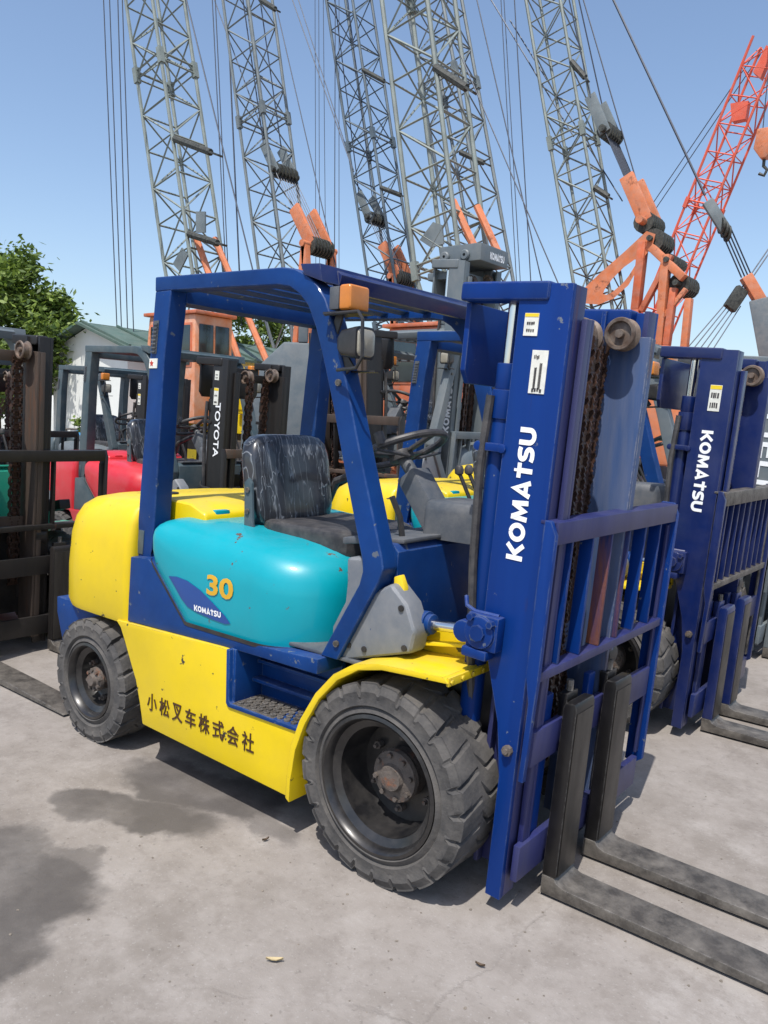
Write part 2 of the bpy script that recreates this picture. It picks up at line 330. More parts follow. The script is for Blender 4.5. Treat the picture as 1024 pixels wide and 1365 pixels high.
def strip(pts, t):                                     # flat mitred stroke of width t, as quads in the plane
    pts = [Vector((p[0], p[1])) for p in pts]; L, Rr = [], []
    for i, p in enumerate(pts):
        d0 = (p-pts[i-1]).normalized() if i else None; d1 = (pts[i+1]-p).normalized() if i < len(pts)-1 else None
        n0 = Vector((-d0.y, d0.x)) if d0 else None; n1 = Vector((-d1.y, d1.x)) if d1 else None
        if n0 is None: n = n1; k = 1
        elif n1 is None: n = n0; k = 1
        else: n = (n0+n1).normalized(); k = min(2., 1/max(.3, n.dot(n0)))
        L.append(p+n*t/2*k); Rr.append(p-n*t/2*k)
    return L, Rr
def arc(cx, cy, rx, ry, a0, a1, n=10): return [(cx+rx*math.cos(R(a0+(a1-a0)*i/n)), cy+ry*math.sin(R(a0+(a1-a0)*i/n))) for i in range(n+1)]
T_ = .25
GLYPH = {'K': (.86, [[(.125, 0), (.125, 1)], [(.80, 1.0), (.36, .5), (.80, .0)]]), 'O': (.95, [arc(.475, .5, .35, .385, 90, 450, 24)]),
         'M': (1.08, [[(.13, 0), (.21, .98)], [(.95, 0), (.87, .98)], [(.20, .93), (.54, .22), (.88, .93)]]), 'A': (.92, [[(.12, 0), (.46, .96), (.80, 0)], [(.25, .26), (.67, .26)]]),
         'T': (.74, [[(.37, 0), (.37, .76)], [(0, .80), (.74, .80)], [(.30, .98), (.44, .98)]]), 'U': (.86, [[(.125, 1), (.125, .42)]+arc(.43, .40, .305, .28, 180, 360, 12)[1:-1]+[(.735, .42), (.735, 1)]]),
         'S': (.74, [[(.70, .84), (.55, .88)]+arc(.37, .69, .245, .19, 90, 250, 10)+[(.40, .49)]+arc(.37, .30, .245, .19, 70, -90, 10)+[(.2, .115), (.02, .17)]])}
def blocktext(txt, O, U, V, wd, ht, gap=.07, thick=.0015):
    O, U, V = Vector(O), Vector(U).normalized(), Vector(V).normalized(); N = U.cross(V); tot = sum(GLYPH[c][0]+gap for c in txt)-gap; sx = wd/tot; bm = bmesh.new(); x0 = 0
    for c in txt:
        wg, sts = GLYPH[c]
        for k, st in enumerate(sts):
            L, Rr = strip(st, T_); h = thick+.0004*k
            A = [bm.verts.new(O+U*((p.x+x0)*sx)+V*(p.y*ht)+N*h) for p in L]; B = [bm.verts.new(O+U*((p.x+x0)*sx)+V*(p.y*ht)+N*h) for p in Rr]
            for i in range(len(A)-1): bm.faces.new((A[i], B[i], B[i+1], A[i+1]))
        x0 += wg+gap
    return bm
def mirror(bm):
    for v in bm.verts: v.co.y = -v.co.y
    bmesh.ops.reverse_faces(bm, faces=bm.faces); return bm
def mirror_mast(bm):
    bm = mirror(bm)
    for v in bm.verts: v.co.y -= .20
    return bm
def both(fn): return [fn(), mirror(fn())]

# ---------------------------------------------------------------- ground
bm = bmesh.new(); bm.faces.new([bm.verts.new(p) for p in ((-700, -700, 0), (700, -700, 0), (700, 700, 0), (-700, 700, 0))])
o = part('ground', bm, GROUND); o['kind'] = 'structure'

# ---------------------------------------------------------------- wheels
def tyre_bm(r, y0, y1, rb, lugs, gd=.015):
    """y0 outer face, y1 inner face; lug blocks cut into both shoulders, plain centre band"""
    W = y1-y0; prof = [(rb, .02), (rb+.012, .0), (rb+.03, .012), (r-.075, .0), (r-.05, .004), (r-.03, .0), (r-.006, .012), (r, .05), (r, .24), (r-.001, .29), (r, .5)]
    prof = [(a, b*W if i > 6 else b) for i, (a, b) in enumerate(prof)]
    prof = [(a, y0+b) for a, b in prof]+[(a, y1-b) for a, b in prof[-2::-1]]
    n = lugs*12; bm = bmesh.new(); rings = []; k = len(prof); rn = random.Random(lugs); jit = [[rn.uniform(.55, 1.35) for _ in range(lugs+1)] for _ in (0, 1)]; chk = [[rn.choice((0, 0, 0, .004, .009)) for _ in range(n+1)] for _ in (0, 1)]
    for i in range(n):
        ring = []
        for j, (rr, y) in enumerate(prof):
            side = 0 if j < k/2 else .5
            v = abs(2*(y-y0)/W-1)
            ph = (i/12+side) % 1
            sk = math.radians(360/lugs)*.35*(1-v)*(1 if side == 0 else -1)
            a = 2*math.pi*i/n+sk
            if rr > r-.056 and v > .40 and ph < .09: rr -= gd*jit[0 if side == 0 else 1][i//12]*(1. if rr > r-.04 else .35)
            elif rr > r-.03 and v > .62 and (ph < .18 or ph > .93): rr -= chk[0 if side == 0 else 1][i]
            ring.append(bm.verts.new((rr*math.cos(a), y, r+rr*math.sin(a))))
        rings.append(ring)
    for i in range(n):
        A, B = rings[i], rings[(i+1) % n]
        for j in range(k-1): bm.faces.new((A[j], A[j+1], B[j+1], B[j]))
    return bm
def wheel(parent, x, side, r, yo, wd, rb, lugs, front):
    """outer face at |y| = yo"""
    t = part('tyre', tyre_bm(r, -yo, -yo+wd, rb, lugs) if side < 0 else mirror(tyre_bm(r, -yo, -yo+wd, rb, lugs)), RUB, parent, ang=24); t.location.x = x
    yo_ = -yo
    d = .165 if front else .095
    prof = [(rb+.004, yo_+.03), (rb+.006, yo_+.002), (rb-.006, yo_-.002), (rb-.014, yo_+.006), (rb-.02, yo_+.03), (rb-.045, yo_+.045), (rb-.05, yo_+d-.02), (rb-.06, yo_+d), (.10, yo_+d+.006), (.0, yo_+d+.006)]
    b = bm_lathe(prof, 0, r, 48)
    rim = part('rim', b if side < 0 else mirror(b), RIM, t)
    hp = [(.0, yo_+d-.085), (.034, yo_+d-.085), (.04, yo_+d-.07), (.05, yo_+d-.066), (.072, yo_+d-.06), (.076, yo_+d-.045), (.07, yo_+d-.04), (.07, yo_+d+.01)]
    k_ = 1.22 if front else .75
    bs = [bm_lathe([(a*k_, yy) for a, yy in hp], 0, r, 24)]
    for i in range(8):
        a = 2*math.pi*i/8+.2; cx, cz = .061*k_*math.cos(a), r+.061*k_*math.sin(a); bs.append(bm_cyl((cx, yo_+d-.074, cz), (cx, yo_+d-.055, cz), .009, 6))
    b = join(bs); hub = part('hub', b if side < 0 else mirror(b), HUB, t)
    for i in range(6):
        a = 2*math.pi*i/6+.5; q = .128 if front else .098; cx, cz = q*math.cos(a), r+q*math.sin(a)
        b = bm_lathe([(.0, -.035), (.007, -.035), (.007, -.02), (.014, -.02), (.014, .004)], 0, 0, 8)
        for v in b.verts: v.co += Vector((cx, yo_+d, cz))
        part('wheel_nut', b if side < 0 else mirror(b), HUB, t)
    return t

# ---------------------------------------------------------------- the forklift
TILT = math.radians(3.35)
def tilt(co):
    x, y, z = co; x -= .405; z -= .05
    return Vector((.405+x*math.cos(TILT)+z*math.sin(TILT), y, .05-x*math.sin(TILT)+z*math.cos(TILT)))

def build_forklift(root):
    global XF
    P = lambda n, b, m, bev=.005, par=None, **k: part(n, b, m, par or root, bev, **k)
    # --- chassis
    P('chassis', [bm_box(-1.95, -.42, -.40, .40, .24, .70), bm_box(-.42, .22, -.32, .32, .22, .76), bm_box(-.1, .1, -.36, .36, .26, .44)], BLACK)
    P('rear_frame', [bm_prism([(-2.13, .60), (-1.72, .60), (-1.80, .52), (-2.02, .42), (-2.06, .33), (-2.13, .52)], 'y', -.5, .5)], BLU)
    # --- counterweight
    secs = []
    for z, ins, rtop in ((.595, .035, .0), (.60, .012, 0), (.63, .0, 0), (.80, -.004, 0), (.95, .004, 0), (1.03, .022, 0), (1.085, .055, 0), (1.12, .11, 0), (1.135, .19, 0)):
        lean = (z-.6)*.07
        pl = rrect(-2.175+ins+lean, -1.43, -.565+ins*.75, .565-ins*.75, (.04, .04, .36-ins*.5, .36-ins*.5), 10)
        zz = lambda x: z+(0 if z < .9 else (x+1.8)*.05*(z-.9)/.23)
        secs.append([Vector((x, y, zz(x))) for x, y in pl])
    P('counterweight', bm_loft(secs), YEL, .0, ang=40)
    P('radiator_cover', [bm_prism([(-1.46, 1.0), (-1.46, 1.145), (-1.40, 1.158), (-1.22, 1.15), (-1.12, 1.115), (-1.10, 1.0)], 'y', -.40, .40)], YEL, .02, seg=3)
    P('filler_cap', [bm_cyl((-1.62, -.2, 1.12), (-1.62, -.2, 1.155), .035, 12)], BLACK)
    # --- skirts with the notch for the step, blue sills, gusset under the rear post
    arch = [(-.39, .165), (-.388, .25), (-.372, .36), (-.35, .43)]
    sk = [(-1.505, .612), (-1.47, .585), (-1.44, .535), (-1.395, .45), (-1.352, .372), (-1.322, .28), (-1.30, .19)]+arch+[(-.745, .428), (-.748, .64), (-.80, .640)]
    for s in (-1, 1):
        f = (lambda b: b) if s < 0 else mirror
        P('side_skirt', f(bm_prism(sk, 'y', -.572, -.548)), YEL, .006)
        P('sill', f(bm_prism([(-1.425, .905), (-1.30, .915), (-1.275, .90), (-1.045, .678), (-.68, .682), (-.30, .70), (-.30, .645), (-.75, .640), (-1.447, .615)], 'y', -.553, -.42)), BLU, .006)
        st = P('step', f(join(bm_prism([(-.752, .645), (-.75, .43), (-.735, .418), (-.36, .425), (-.352, .44), (-.725, .436), (-.73, .445), (-.733, .645)], 'y', -.58, -.40),
                              bm_box(-.74, -.30, -.42, -.395, .42, .66), bm_box(-.735, -.30, -.47, -.42, .50, .515), bm_box(-.735, -.30, -.445, -.42, .57, .585), bm_box(-.74, -.72, -.56, -.40, .43, .645))), BLU, .006)
        tr = []
        for i in range(9):
            for j in range(4):
                x = -.69+i*.036+(.018 if j % 2 else 0); y = -.555+j*.03; tr.append(bm_lathe([(.006, .438), (.012, .437), (.013, .446), (.007, .447)], 0, 0, 8, closed=True))
                for v in tr[-1].verts: v.co = Vector((v.co.x+x, v.co.z+y, v.co.y))
        P('step_grip', f(join([bm_box(-.715, -.375, -.575, -.43, .432, .4385)]+tr)), STEEL, 0, st)
        # wheel arch: bent sheet with a turned down lip
        fa = [(-.395, .165), (-.392, .25), (-.376, .37), (-.335, .475), (-.27, .585), (-.19, .672), (-.10, .728), (.0, .752), (.12, .760), (.255, .768)]
        off = [(x+(.0 if i < 2 else .004), z+.0) for i, (x, z) in enumerate(fa)]
        poly = [(x-.014 if i < 4 else x-.008, z+.006 if i > 3 else z) for i, (x, z) in enumerate(fa)]+[(x+.006, z-.012) for x, z in off[::-1]]
        fd = P('front_fender', f(join(bm_prism(poly, 'y', -.582, -.33), bm_box(-.12, .27, -.345, -.325, .76, .86))), YEL, .003)
        bl = [bm_cyl((x, -.585+.02*0, .755), (x, -.574, .755), .006, 6) for x in (.0, .1, .2)]
        P('fender_brace', f(bm_bar((.02, -.40, .80), (.27, -.355, .83), .03, .012)), YEL, .002, fd)
        P('fender_lip', f(join(bm_box(.256, .266, -.575, -.335, .745, .772), *[bm_cyl((.258, y, .758), (.272, y, .758), .009, 6) for y in (-.56, -.50, -.44, -.38)])), YEL, .002, fd)
        # grey side cover, either side of the front post
        P('side_cover', f(bm_prism([(-.285, .70), (-.225, .70), (.055, .785), (.068, .86), (.03, .945), (-.04, 1.005), (-.17, .93), (-.285, .80)], 'y', -.492, -.40)), GPL, .02, seg=3)
        P('side_cover', f(bm_prism([(-.32, .69), (-.315, .80), (-.26, .90), (-.255, .97), (-.26, 1.06), (-.12, 1.075), (-.13, .93), (-.27, .70)], 'y', -.47, -.38)), GPL, .02, seg=3)
        for x, z in ((-.14, .76), (.03, .80), (.01, .93), (-.21, .76)): P('cover_bolt', f(bm_cyl((x, -.497, z), (x, -.488, z), .011, 8)), BLACK, 0)
    P('floor_plate', [bm_box(-.70, -.10, -.50, .50, .698, .712)], DGP)
    # --- hood
    LO = lambda x: .676+max(0, -1.04-x)*.95
    secs = []
    for z, ins in ((.0, .004), (.03, .0), (.12, -.006), (.22, -.006), (.28, .0), (.325, .014), (.36, .036), (.388, .072), (.404, .115), (.412, .17)):
        pl = rrect(-1.305+ins*.7, -.375-ins*1.1, -.545+ins, .545-ins, (.27, .27, .06, .06), 8)
        dense = []
        for (p_, q_) in zip(pl, pl[1:]+pl[:1]):
            k_ = max(1, int(math.hypot(q_[0]-p_[0], q_[1]-p_[1])/.05)); dense += [(p_[0]+(q_[0]-p_[0])*i/k_, p_[1]+(q_[1]-p_[1])*i/k_) for i in range(k_)]
        secs.append((z, pl))
    # the same number of points on every section: resample by the first section's pattern
    def resample(pl):
        out = []
        for i, (p_, q_) in enumerate(zip(pl, pl[1:]+pl[:1])):
            k_ = CNT[i]; out += [(p_[0]+(q_[0]-p_[0])*j/k_, p_[1]+(q_[1]-p_[1])*j/k_) for j in range(k_)]
        return out
    p0_ = secs[0][1]; CNT = [max(1, int(math.hypot(q_[0]-p_[0], q_[1]-p_[1])/.018)) for p_, q_ in zip(p0_, p0_[1:]+p0_[:1])]
    secs = [[Vector((x, y, LO(x)+(1.072-(x+.8)*.055-LO(x))*z/.412)) for x, y in resample(pl)] for z, pl in secs]
    hood = P('engine_hood', bm_loft(secs, False, True), TEAL, 0, ang=45)
    sec = []
    for z, ins in ((.0, -.008), (.016, -.008)):
        pl = rrect(-1.309+ins, -.372-ins, -.547+ins, .547-ins, (.27, .27, .06, .06), 8); sec.append([Vector((x, y, LO(x)+z)) for x, y in resample(pl)])
    P('hood_seal', bm_loft(sec, False), BLACK, 0)
    for y in (-.34, .26): P('hood_hinge', [bm_box(-1.24, -1.12, y, y+.08, 1.09, 1.125)], TEAL, .008)
    # --- overhead guard
    rail = [(-1.330, 2.088), (-.575, 2.066), (-.515, 2.056), (-.46, 2.032), (-.405, 1.993), (-.365, 1.945), (-.335, 1.885), (-.29, 1.775), (-.228, 1.587), (-.175, 1.416), (-.065, 1.085), (-.058, 1.05), (-.075, 1.005), (-.245, .70),
            (-.327, .70), (-.16, .985), (-.148, 1.03), (-.152, 1.07), (-.255, 1.395), (-.308, 1.575), (-.365, 1.745), (-.405, 1.85), (-.445, 1.925), (-.49, 1.968), (-.54, 1.996), (-.60, 2.006), (-1.25, 2.028), (-1.33, 2.028)]
    post = [(-1.329, 2.03), (-1.222, 2.03), (-1.262, 1.765), (-1.318, 1.057), (-1.345, .89), (-1.462, .88), (-1.438, 1.04), (-1.362, 1.767)]
    for s in (-1, 1):
        f = (lambda b: b) if s < 0 else mirror
        gr = P('guard_rail', f(bm_prism(rail, 'y', -.512, -.435)), BLU, .008, seg=3)
        gp = P('guard_post', f(bm_prism(post, 'y', -.511, -.425)), BLU, .008, seg=3)
        P('vent_plate', f(join([bm_prism([(-1.332, 1.91), (-1.298, 1.91), (-1.315, 1.775), (-1.348, 1.775)], 'y', -.5135, -.50)]+[bm_bar((-1.330-.0022*i, -.517, 1.895-.016*i), (-1.302-.0022*i, -.517, 1.895-.016*i), .008, .006) for i in range(8)])), DGP, .0, gp)
        P('reflector', f(bm_prism([(-1.424, 1.02), (-1.385, 1.02), (-1.395, .915), (-1.436, .915)], 'y', -.5145, -.50)), DGR, .001, gp)
        for x, z in ((-.285, 1.66), (-.25, .76)): P('post_bolt', f(bm_cyl((x, -.52, z), (x, -.51, z), .012, 8)), STEEL, 0, gr)
    P('guard_beam', [bm_prism([(x-.05, z) for x, z in ((-.475, 2.055), (-.33, 2.05), (-.31, 2.035), (-.325, 1.985), (-.345, 1.985), (-.36, 2.02), (-.475, 2.03))], 'y', -.434, .434), bm_prism([(-.48, 2.068), (-.385, 2.062), (-.372, 2.0), (-.46, 2.03)], 'y', -.52, .52)], NBLU, .004)
    P('guard_beam', [bm_box(-1.326, -1.22, -.434, .434, 1.985, 2.07)], BLU, .006)
    for i in range(5):
        x = -1.12+i*.125; P('roof_bar', [bm_prism([(x-.022, 2.036), (x+.022, 2.048), (x+.024, 2.038), (x-.02, 2.026)], 'y', -.434, .434)], BLU, .002)
    # --- seat
    def cushion(x0, x1, y0, y1, z0, z1, n, ex=4.):
        b = bmesh.new(); bmesh.ops.create_uvsphere(b, u_segments=n*2, v_segments=n, radius=1)
        for v in b.verts:
            c = v.co; m_ = (abs(c.x)**ex+abs(c.y)**ex+abs(c.z)**ex)**(1/ex); c /= m_
            v.co = Vector(((x0+x1)/2+c.x*(x1-x0)/2, (y0+y1)/2+c.y*(y1-y0)/2, (z0+z1)/2+c.z*(z1-z0)/2))
        return b
    def seat_shape():
        b = cushion(-.93, -.40, -.30, .19, .985, 1.11, 20, 5)
        for v in b.verts:
            v.co.z += .02*max(0, abs(v.co.y+.055)-.12)/.12*(1 if v.co.z > 1.045 else 0)
        return b
    P('seat_cushion', [seat_shape()], VIN, 0)
    def back():
        b = cushion(-1.01, -.89, -.29, .18, 1.06, 1.46, 20, 5)
        for v in b.verts: v.co.x -= (v.co.z-1.1)*.16
        return b
    P('seat_back', [back()], FILM, 0)
    P('seat_base', [bm_box(-.91, -.47, -.26, .15, .98, 1.02)], BLACK)
    dx, dz = .025, -.04
    br = P('seat_bracket', [bm_prism([(x+dx, z+dz) for x, z in ((-.99, 1.30), (-.965, 1.32), (-.945, 1.30), (-.935, 1.13), (-.90, 1.07), (-.83, 1.055), (-.815, 1.03), (-.83, 1.012), (-.96, 1.02), (-.985, 1.06))], 'y', -.322, -.308)], DGR, .004)
    for x, z in ((-.965, 1.27), (-.965, 1.18), (-.955, 1.05), (-.85, 1.035)): P('bracket_bolt', [bm_cyl((x+dx, -.329, z+dz), (x+dx, -.319, z+dz), .012, 8)], STEEL, 0, br)
    P('seat_belt_arm', [bm_tube([(-.98, .21, 1.15), (-.93, .21, 1.25), (-.70, .21, 1.33), (-.62, .2, 1.33)], .02, 8)], VIN, 0)
    # --- dash, column, wheel, levers
    P('front_cowl', [bm_prism([(-.14, .70), (-.06, .70), (-.06, 1.10), (-.085, 1.125), (-.14, 1.125)], 'y', -.43, .43)], BLU, .008)
    P('dash_top', [bm_prism([(-.34, 1.09), (-.06, 1.126), (-.06, 1.142), (-.34, 1.115)], 'y', -.40, .40)], DGP, .006)
    P('steering_cover', [bm_loft([[Vector((x*k-.03, y*k-.06, z)) for x, y in rrect(-.13, .12, -.12, .12, (.035,)*4, 4)] for z, k in ((1.12, 1.), (1.22, .98), (1.25, .93), (1.258, .85))])], DGP, .0, ang=50)
    P('steering_column', [bm_bar((-.13, -.06, 1.13), (-.29, -.06, 1.34), .11, .09), bm_cyl((-.29, -.06, 1.34), (-.345, -.06, 1.405), .026, 12)], DGP, .012)
    n_ = Vector((-.42, 0, .9)).normalized(); c_ = Vector((-.36, -.06, 1.425)); a_ = Vector((0, 1, 0)); b_ = n_.cross(a_)
    ring = [c_+.185*(math.cos(2*math.pi*i/40)*a_+math.sin(2*math.pi*i/40)*b_) for i in range(41)]
    sw = P('steering_wheel', [bm_tube(ring, .0145, 10, cap=False)], VIN, 0)
    sp = [bm_bar(c_-n_*.02, c_+.18*(math.cos(t)*a_+math.sin(t)*b_), .035, .012, n_) for t in (R(10), R(170), R(270))]
    P('wheel_spokes', sp+[bm_cyl(c_-n_*.04, c_-n_*.005, .05, 16)], VIN, .003, sw)
    P('steering_knob', [bm_cyl(ring[22], ring[22]+n_*.05, .02, 10)], VIN, .004, sw)
    for i, y in enumerate((.12, .19, .26)):
        lv = P('lever', [bm_tube([(-.12, y, 1.12), (-.14, y, 1.25), (-.19, y, 1.34)], .008, 8)], BLACK, 0)
        P('lever_knob', [bm_lathe([(0, -.022), (.017, -.012), (.019, .005), (.012, .02), (0, .024)], 0, 0, 12)], VIN, 0, lv).matrix_local = Matrix.Translation((-.195, y, 1.355)) @ Matrix.Rotation(R(90), 4, 'X')
    P('turn_signal_lever', [bm_tube([(-.29, -.09, 1.41), (-.30, -.25, 1.43), (-.30, -.28, 1.435)], .006, 8), bm_tube([(-.29, -.03, 1.40), (-.30, .13, 1.42)], .006, 8)], VIN, 0)
    P('brake_lever', [bm_tube([(-.12, -.30, 1.0), (-.16, -.30, 1.2), (-.20, -.30, 1.27)], .011, 8)], BLACK, 0)
    P('fire_stripe', [bm_prism([(-.055, 1.02), (-.03, 1.03), (-.01, .99), (-.01, .93), (-.055, .93)], 'y', -.455, -.43)], STKY, .004)
    # --- lamps on the front posts
    for s in (-1, 1):
        f = (lambda b: b) if s < 0 else mirror
        arm = P('lamp_bracket', f(join(bm_box(-.34, -.19, -.545, -.455, 1.885, 1.893), bm_bar((-.30, -.50, 1.89), (-.335, -.50, 1.80), .03, .008, (0, 1, 0)), bm_bar((-.335, -.5, 1.80), (-.25, -.5, 1.70), .05, .008, (0, 1, 0)),
                                     bm_tube([(-.33, -.545, 1.885), (-.17, -.56, 1.885), (-.15, -.56, 1.86), (-.145, -.56, 1.74), (-.17, -.56, 1.705), (-.27, -.54, 1.70)], .006, 8), bm_bar((-.30, -.46, 1.70), (-.16, -.46, 1.70), .03, .006))), BLACK, 0)
        P('turn_signal', f(bm_box(-.312, -.268, -.548, -.452, 1.898, 1.975)), DGP, .008, arm)
        P('turn_signal_lens', f(bm_box(-.2675, -.215, -.551, -.449, 1.895, 1.979)), AMB, .014, arm, seg=3)
        P('headlight', f(bm_loft([[Vector((x, -.50+a*k, 1.79+b*k)) for a, b in rrect(-.05, .05, -.052, .052, (.02,)*4, 4)] for x, k in ((-.29, .45), (-.26, .85), (-.20, 1.0), (-.185, 1.02), (-.184, .9))])), BLACK, 0, arm, ang=40)
        P('headlight_lens', f(bm_loft([[Vector((x, -.50+a*k, 1.79+b*k)) for a, b in rrect(-.044, .044, -.046, .046, (.018,)*4, 4)] for x, k in ((-.186, 1.), (-.178, .9), (-.174, .6))])), LENS, 0, arm)
    # tail lamp on the rear post, outer side
    for y in (-.30, .30): P('tail_lamp', [bm_box(-2.13, -2.09, y-.05, y+.05, .93, .99)], REDL, .008)
    # --- tilt cylinders
    for s in (-1, 1):
        f = (lambda b: b) if s < 0 else mirror
        tcy = P('tilt_cylinder', f(bm_cyl((-.12, -.40, .862), (.06, -.40, .872), .042, 20)), BLU, .004)
        P('tilt_rod', f(bm_cyl((.06, -.40, .872), (.24, -.40, .885), .019, 16)), CHR, 0, tcy)
        P('gland', f(bm_cyl((.055, -.40, .872), (.078, -.40, .873), .034, 16)), BLU, .003, tcy)
        P('clevis', f(join(bm_bar((.21, -.40, .885), (.345, -.40, .915), .075, .06), bm_cyl((.225, -.455, .89), (.225, -.345, .89), .036, 16))), MBLU, .006, tcy)
    # --- wheels
    for s in (-1, 1):
        wheel(root, 0, s, .343, .580, .235, .232, 24, True)
        wheel(root, -1.7056, s, .2866, .586, .185, .172, 22, False)
    P('front_axle', [bm_cyl((0, -.40, .343), (0, .40, .343), .075, 16)], BLACK); P('rear_axle', [bm_box(-1.77, -1.65, -.44, .44, .2, .36)], BLACK, .01)
    # ================= mast, built upright and tipped forward
    XF = tilt
    ow = [(.405, .05), (.405, 1.95), (.235, 1.95), (.235, .93), (.255, .84), (.325, .62), (.352, .45), (.352, .05)]
    for s in (-1, 1):
        f = (lambda b: b) if s < 0 else mirror_mast
        oc = P('outer_channel', f(bm_prism(ow, 'y', -.432, -.412)), MBLU, .003)
        P('channel_flange', f(join(bm_box(.388, .406, -.4115, -.345, .055, 1.948))), EDGE, .002, oc)
        P('channel_flange', f(join(bm_box(.236, .252, -.4115, -.345, .93, 1.948))), MBLU, .002, oc)
        P('inner_channel', f(join(bm_box(.262, .43, -.338, -.322, .10, 1.86), bm_box(.412, .4305, -.372, -.339, .10, 1.858), bm_box(.262, .278, -.372, -.339, .10, 1.858))), EDGE if s < 0 else WBLU, .003)
        cp = P('top_arm', f(bm_box(.03, .335, -.440, -.36, 1.90, 1.957)), MBLU, .012, seg=3)
        P('lift_cylinder', f(join(bm_cyl((.185, -.365, .30), (.185, -.365, 1.55), .036, 16), bm_cyl((.185, -.365, 1.55), (.185, -.365, 1.64), .042, 16), bm_cyl((.185, -.365, 1.64), (.185, -.365, 1.72), .035, 16))), MBLU, .003)
        P('lift_rod', f(bm_cyl((.185, -.365, 1.72), (.185, -.365, 1.90), .02, 12)), CHR, 0)
        P('hose', f(bm_tube([(.16, -.41, 1.62), (.152, -.415, 1.4), (.165, -.415, 1.1), (.19, -.41, .8), (.2, -.36, .5)], .014, 8)), VIN, 0)
        P('cylinder_clamp', f(join(bm_box(.13, .24, -.42, -.33, 1.45, 1.475), bm_cyl((.14, -.425, 1.462), (.14, -.405, 1.462), .016, 8), bm_cyl((.235, -.44, 1.462), (.235, -.41, 1.462), .014, 8))), MBLU, .003)
        tp = P('tilt_pin', f(join(bm_cyl((.255, -.49, .90), (.255, -.43, .90), .052, 20), bm_box(.205, .315, -.478, -.433, .845, .955), bm_box(.20, .29, -.49, -.433, .815, .846))), MBLU, .008)
        P('pin_bolt', f(join(bm_cyl((.255, -.50, .90), (.255, -.488, .90), .026, 8), bm_cyl((.225, -.50, .945), (.225, -.478, .945), .012, 6), bm_cyl((.295, -.50, .935), (.295, -.478, .935), .012, 6))), MBLU, 0, tp)
        P('chain_guard', f(bm_tube([(.17, -.44, .99), (.185, -.455, .965), (.22, -.46, .955), (.30, -.45, .955)], .007, 8)), MBLU, 0)
        P('flange_bolt', f(join(bm_cyl((.375, -.448, .545), (.375, -.43, .545), .017, 8), bm_cyl((.375, -.455, .545), (.375, -.43, .545), .009, 8))), HUB, 0)
        # chains: pairs of plates
        ch = []; y = -.165 if s < 0 else -.27; xc = .352 if s < 0 else .272
        for i in range(38):
            z = .42+i*.037; wy = .029 if i % 2 else .019
            for q in (-1, 1):
                pl = [(xc+.002, z-.002), (xc+.024, z-.002), (xc+.030, z+.010), (xc+.026, z+.018), (xc+.030, z+.027), (xc+.024, z+.040), (xc+.002, z+.040), (xc-.004, z+.027), (xc, z+.018), (xc-.004, z+.010)]
                ch.append(bm_prism(pl, 'y', y+q*wy-.0045, y+q*wy+.0045))
            ch.append(bm_cyl((xc+.013, y-.032, z+.001), (xc+.013, y+.032, z+.001), .010, 8))
            ch.append(bm_box(xc+.006, xc+.019, y-.012, y+.012, z+.006, z+.034))
        lc = P('lift_chain', f(join(ch)), CHAIN, 0); lc['kind'] = 'stuff'
        y = -.165 if s < 0 else -.275
        pr_ = [(.0, .032), (.014, .032), (.016, .016), (.038, .016), (.042, .028), (.052, .028), (.055, .022), (.042, .014)]
        P('chain_roller', f(bm_lathe([(a_, y-q_) for a_, q_ in pr_]+[(a_, y+q_) for a_, q_ in pr_[::-1]], .325 if s < 0 else .350, 1.83 if s < 0 else 1.862, 32)), ROLL, 0)
    P('mast_tie', [bm_prism([(-.40, 1.90), (.20, 1.90), (.20, 1.69), (.17, 1.65), (-.37, 1.65), (-.40, 1.69)], 'x', .03, .05)], MBLU, .004)
    for z0, z1 in ((.30, .50), (.95, 1.05)): P('mast_tie', [bm_box(.235, .26, -.41, .21, z0, z1)], MBLU, .004)
    P('inner_crossbar', [bm_box(.264, .29, -.3215, .1215, 1.79, 1.855)], WBLU, .004); P('inner_crossbar', [bm_box(.27, .30, -.3215, .1215, .75, .85)], WBLU, .004)
    # carriage, backrest, forks
    for z0, z1 in ((.50, .615), (.115, .235)):
        P('carriage_bar', [bm_box(.418, .442, -.405, .56, z0, z1)], EDGE, .004)
    for y in (-.30, .02, .14):
        P('carriage_plate', [bm_box(.395, .4175, y, y+.05, .10, .70)], MBLU, .003)
    P('carriage_roller', [bm_cyl((.375, .14, .74), (.375, .21, .74), .06, 20), bm_cyl((.375, .13, .74), (.375, .22, .74), .025, 12)], BLACK, .004)
    return root

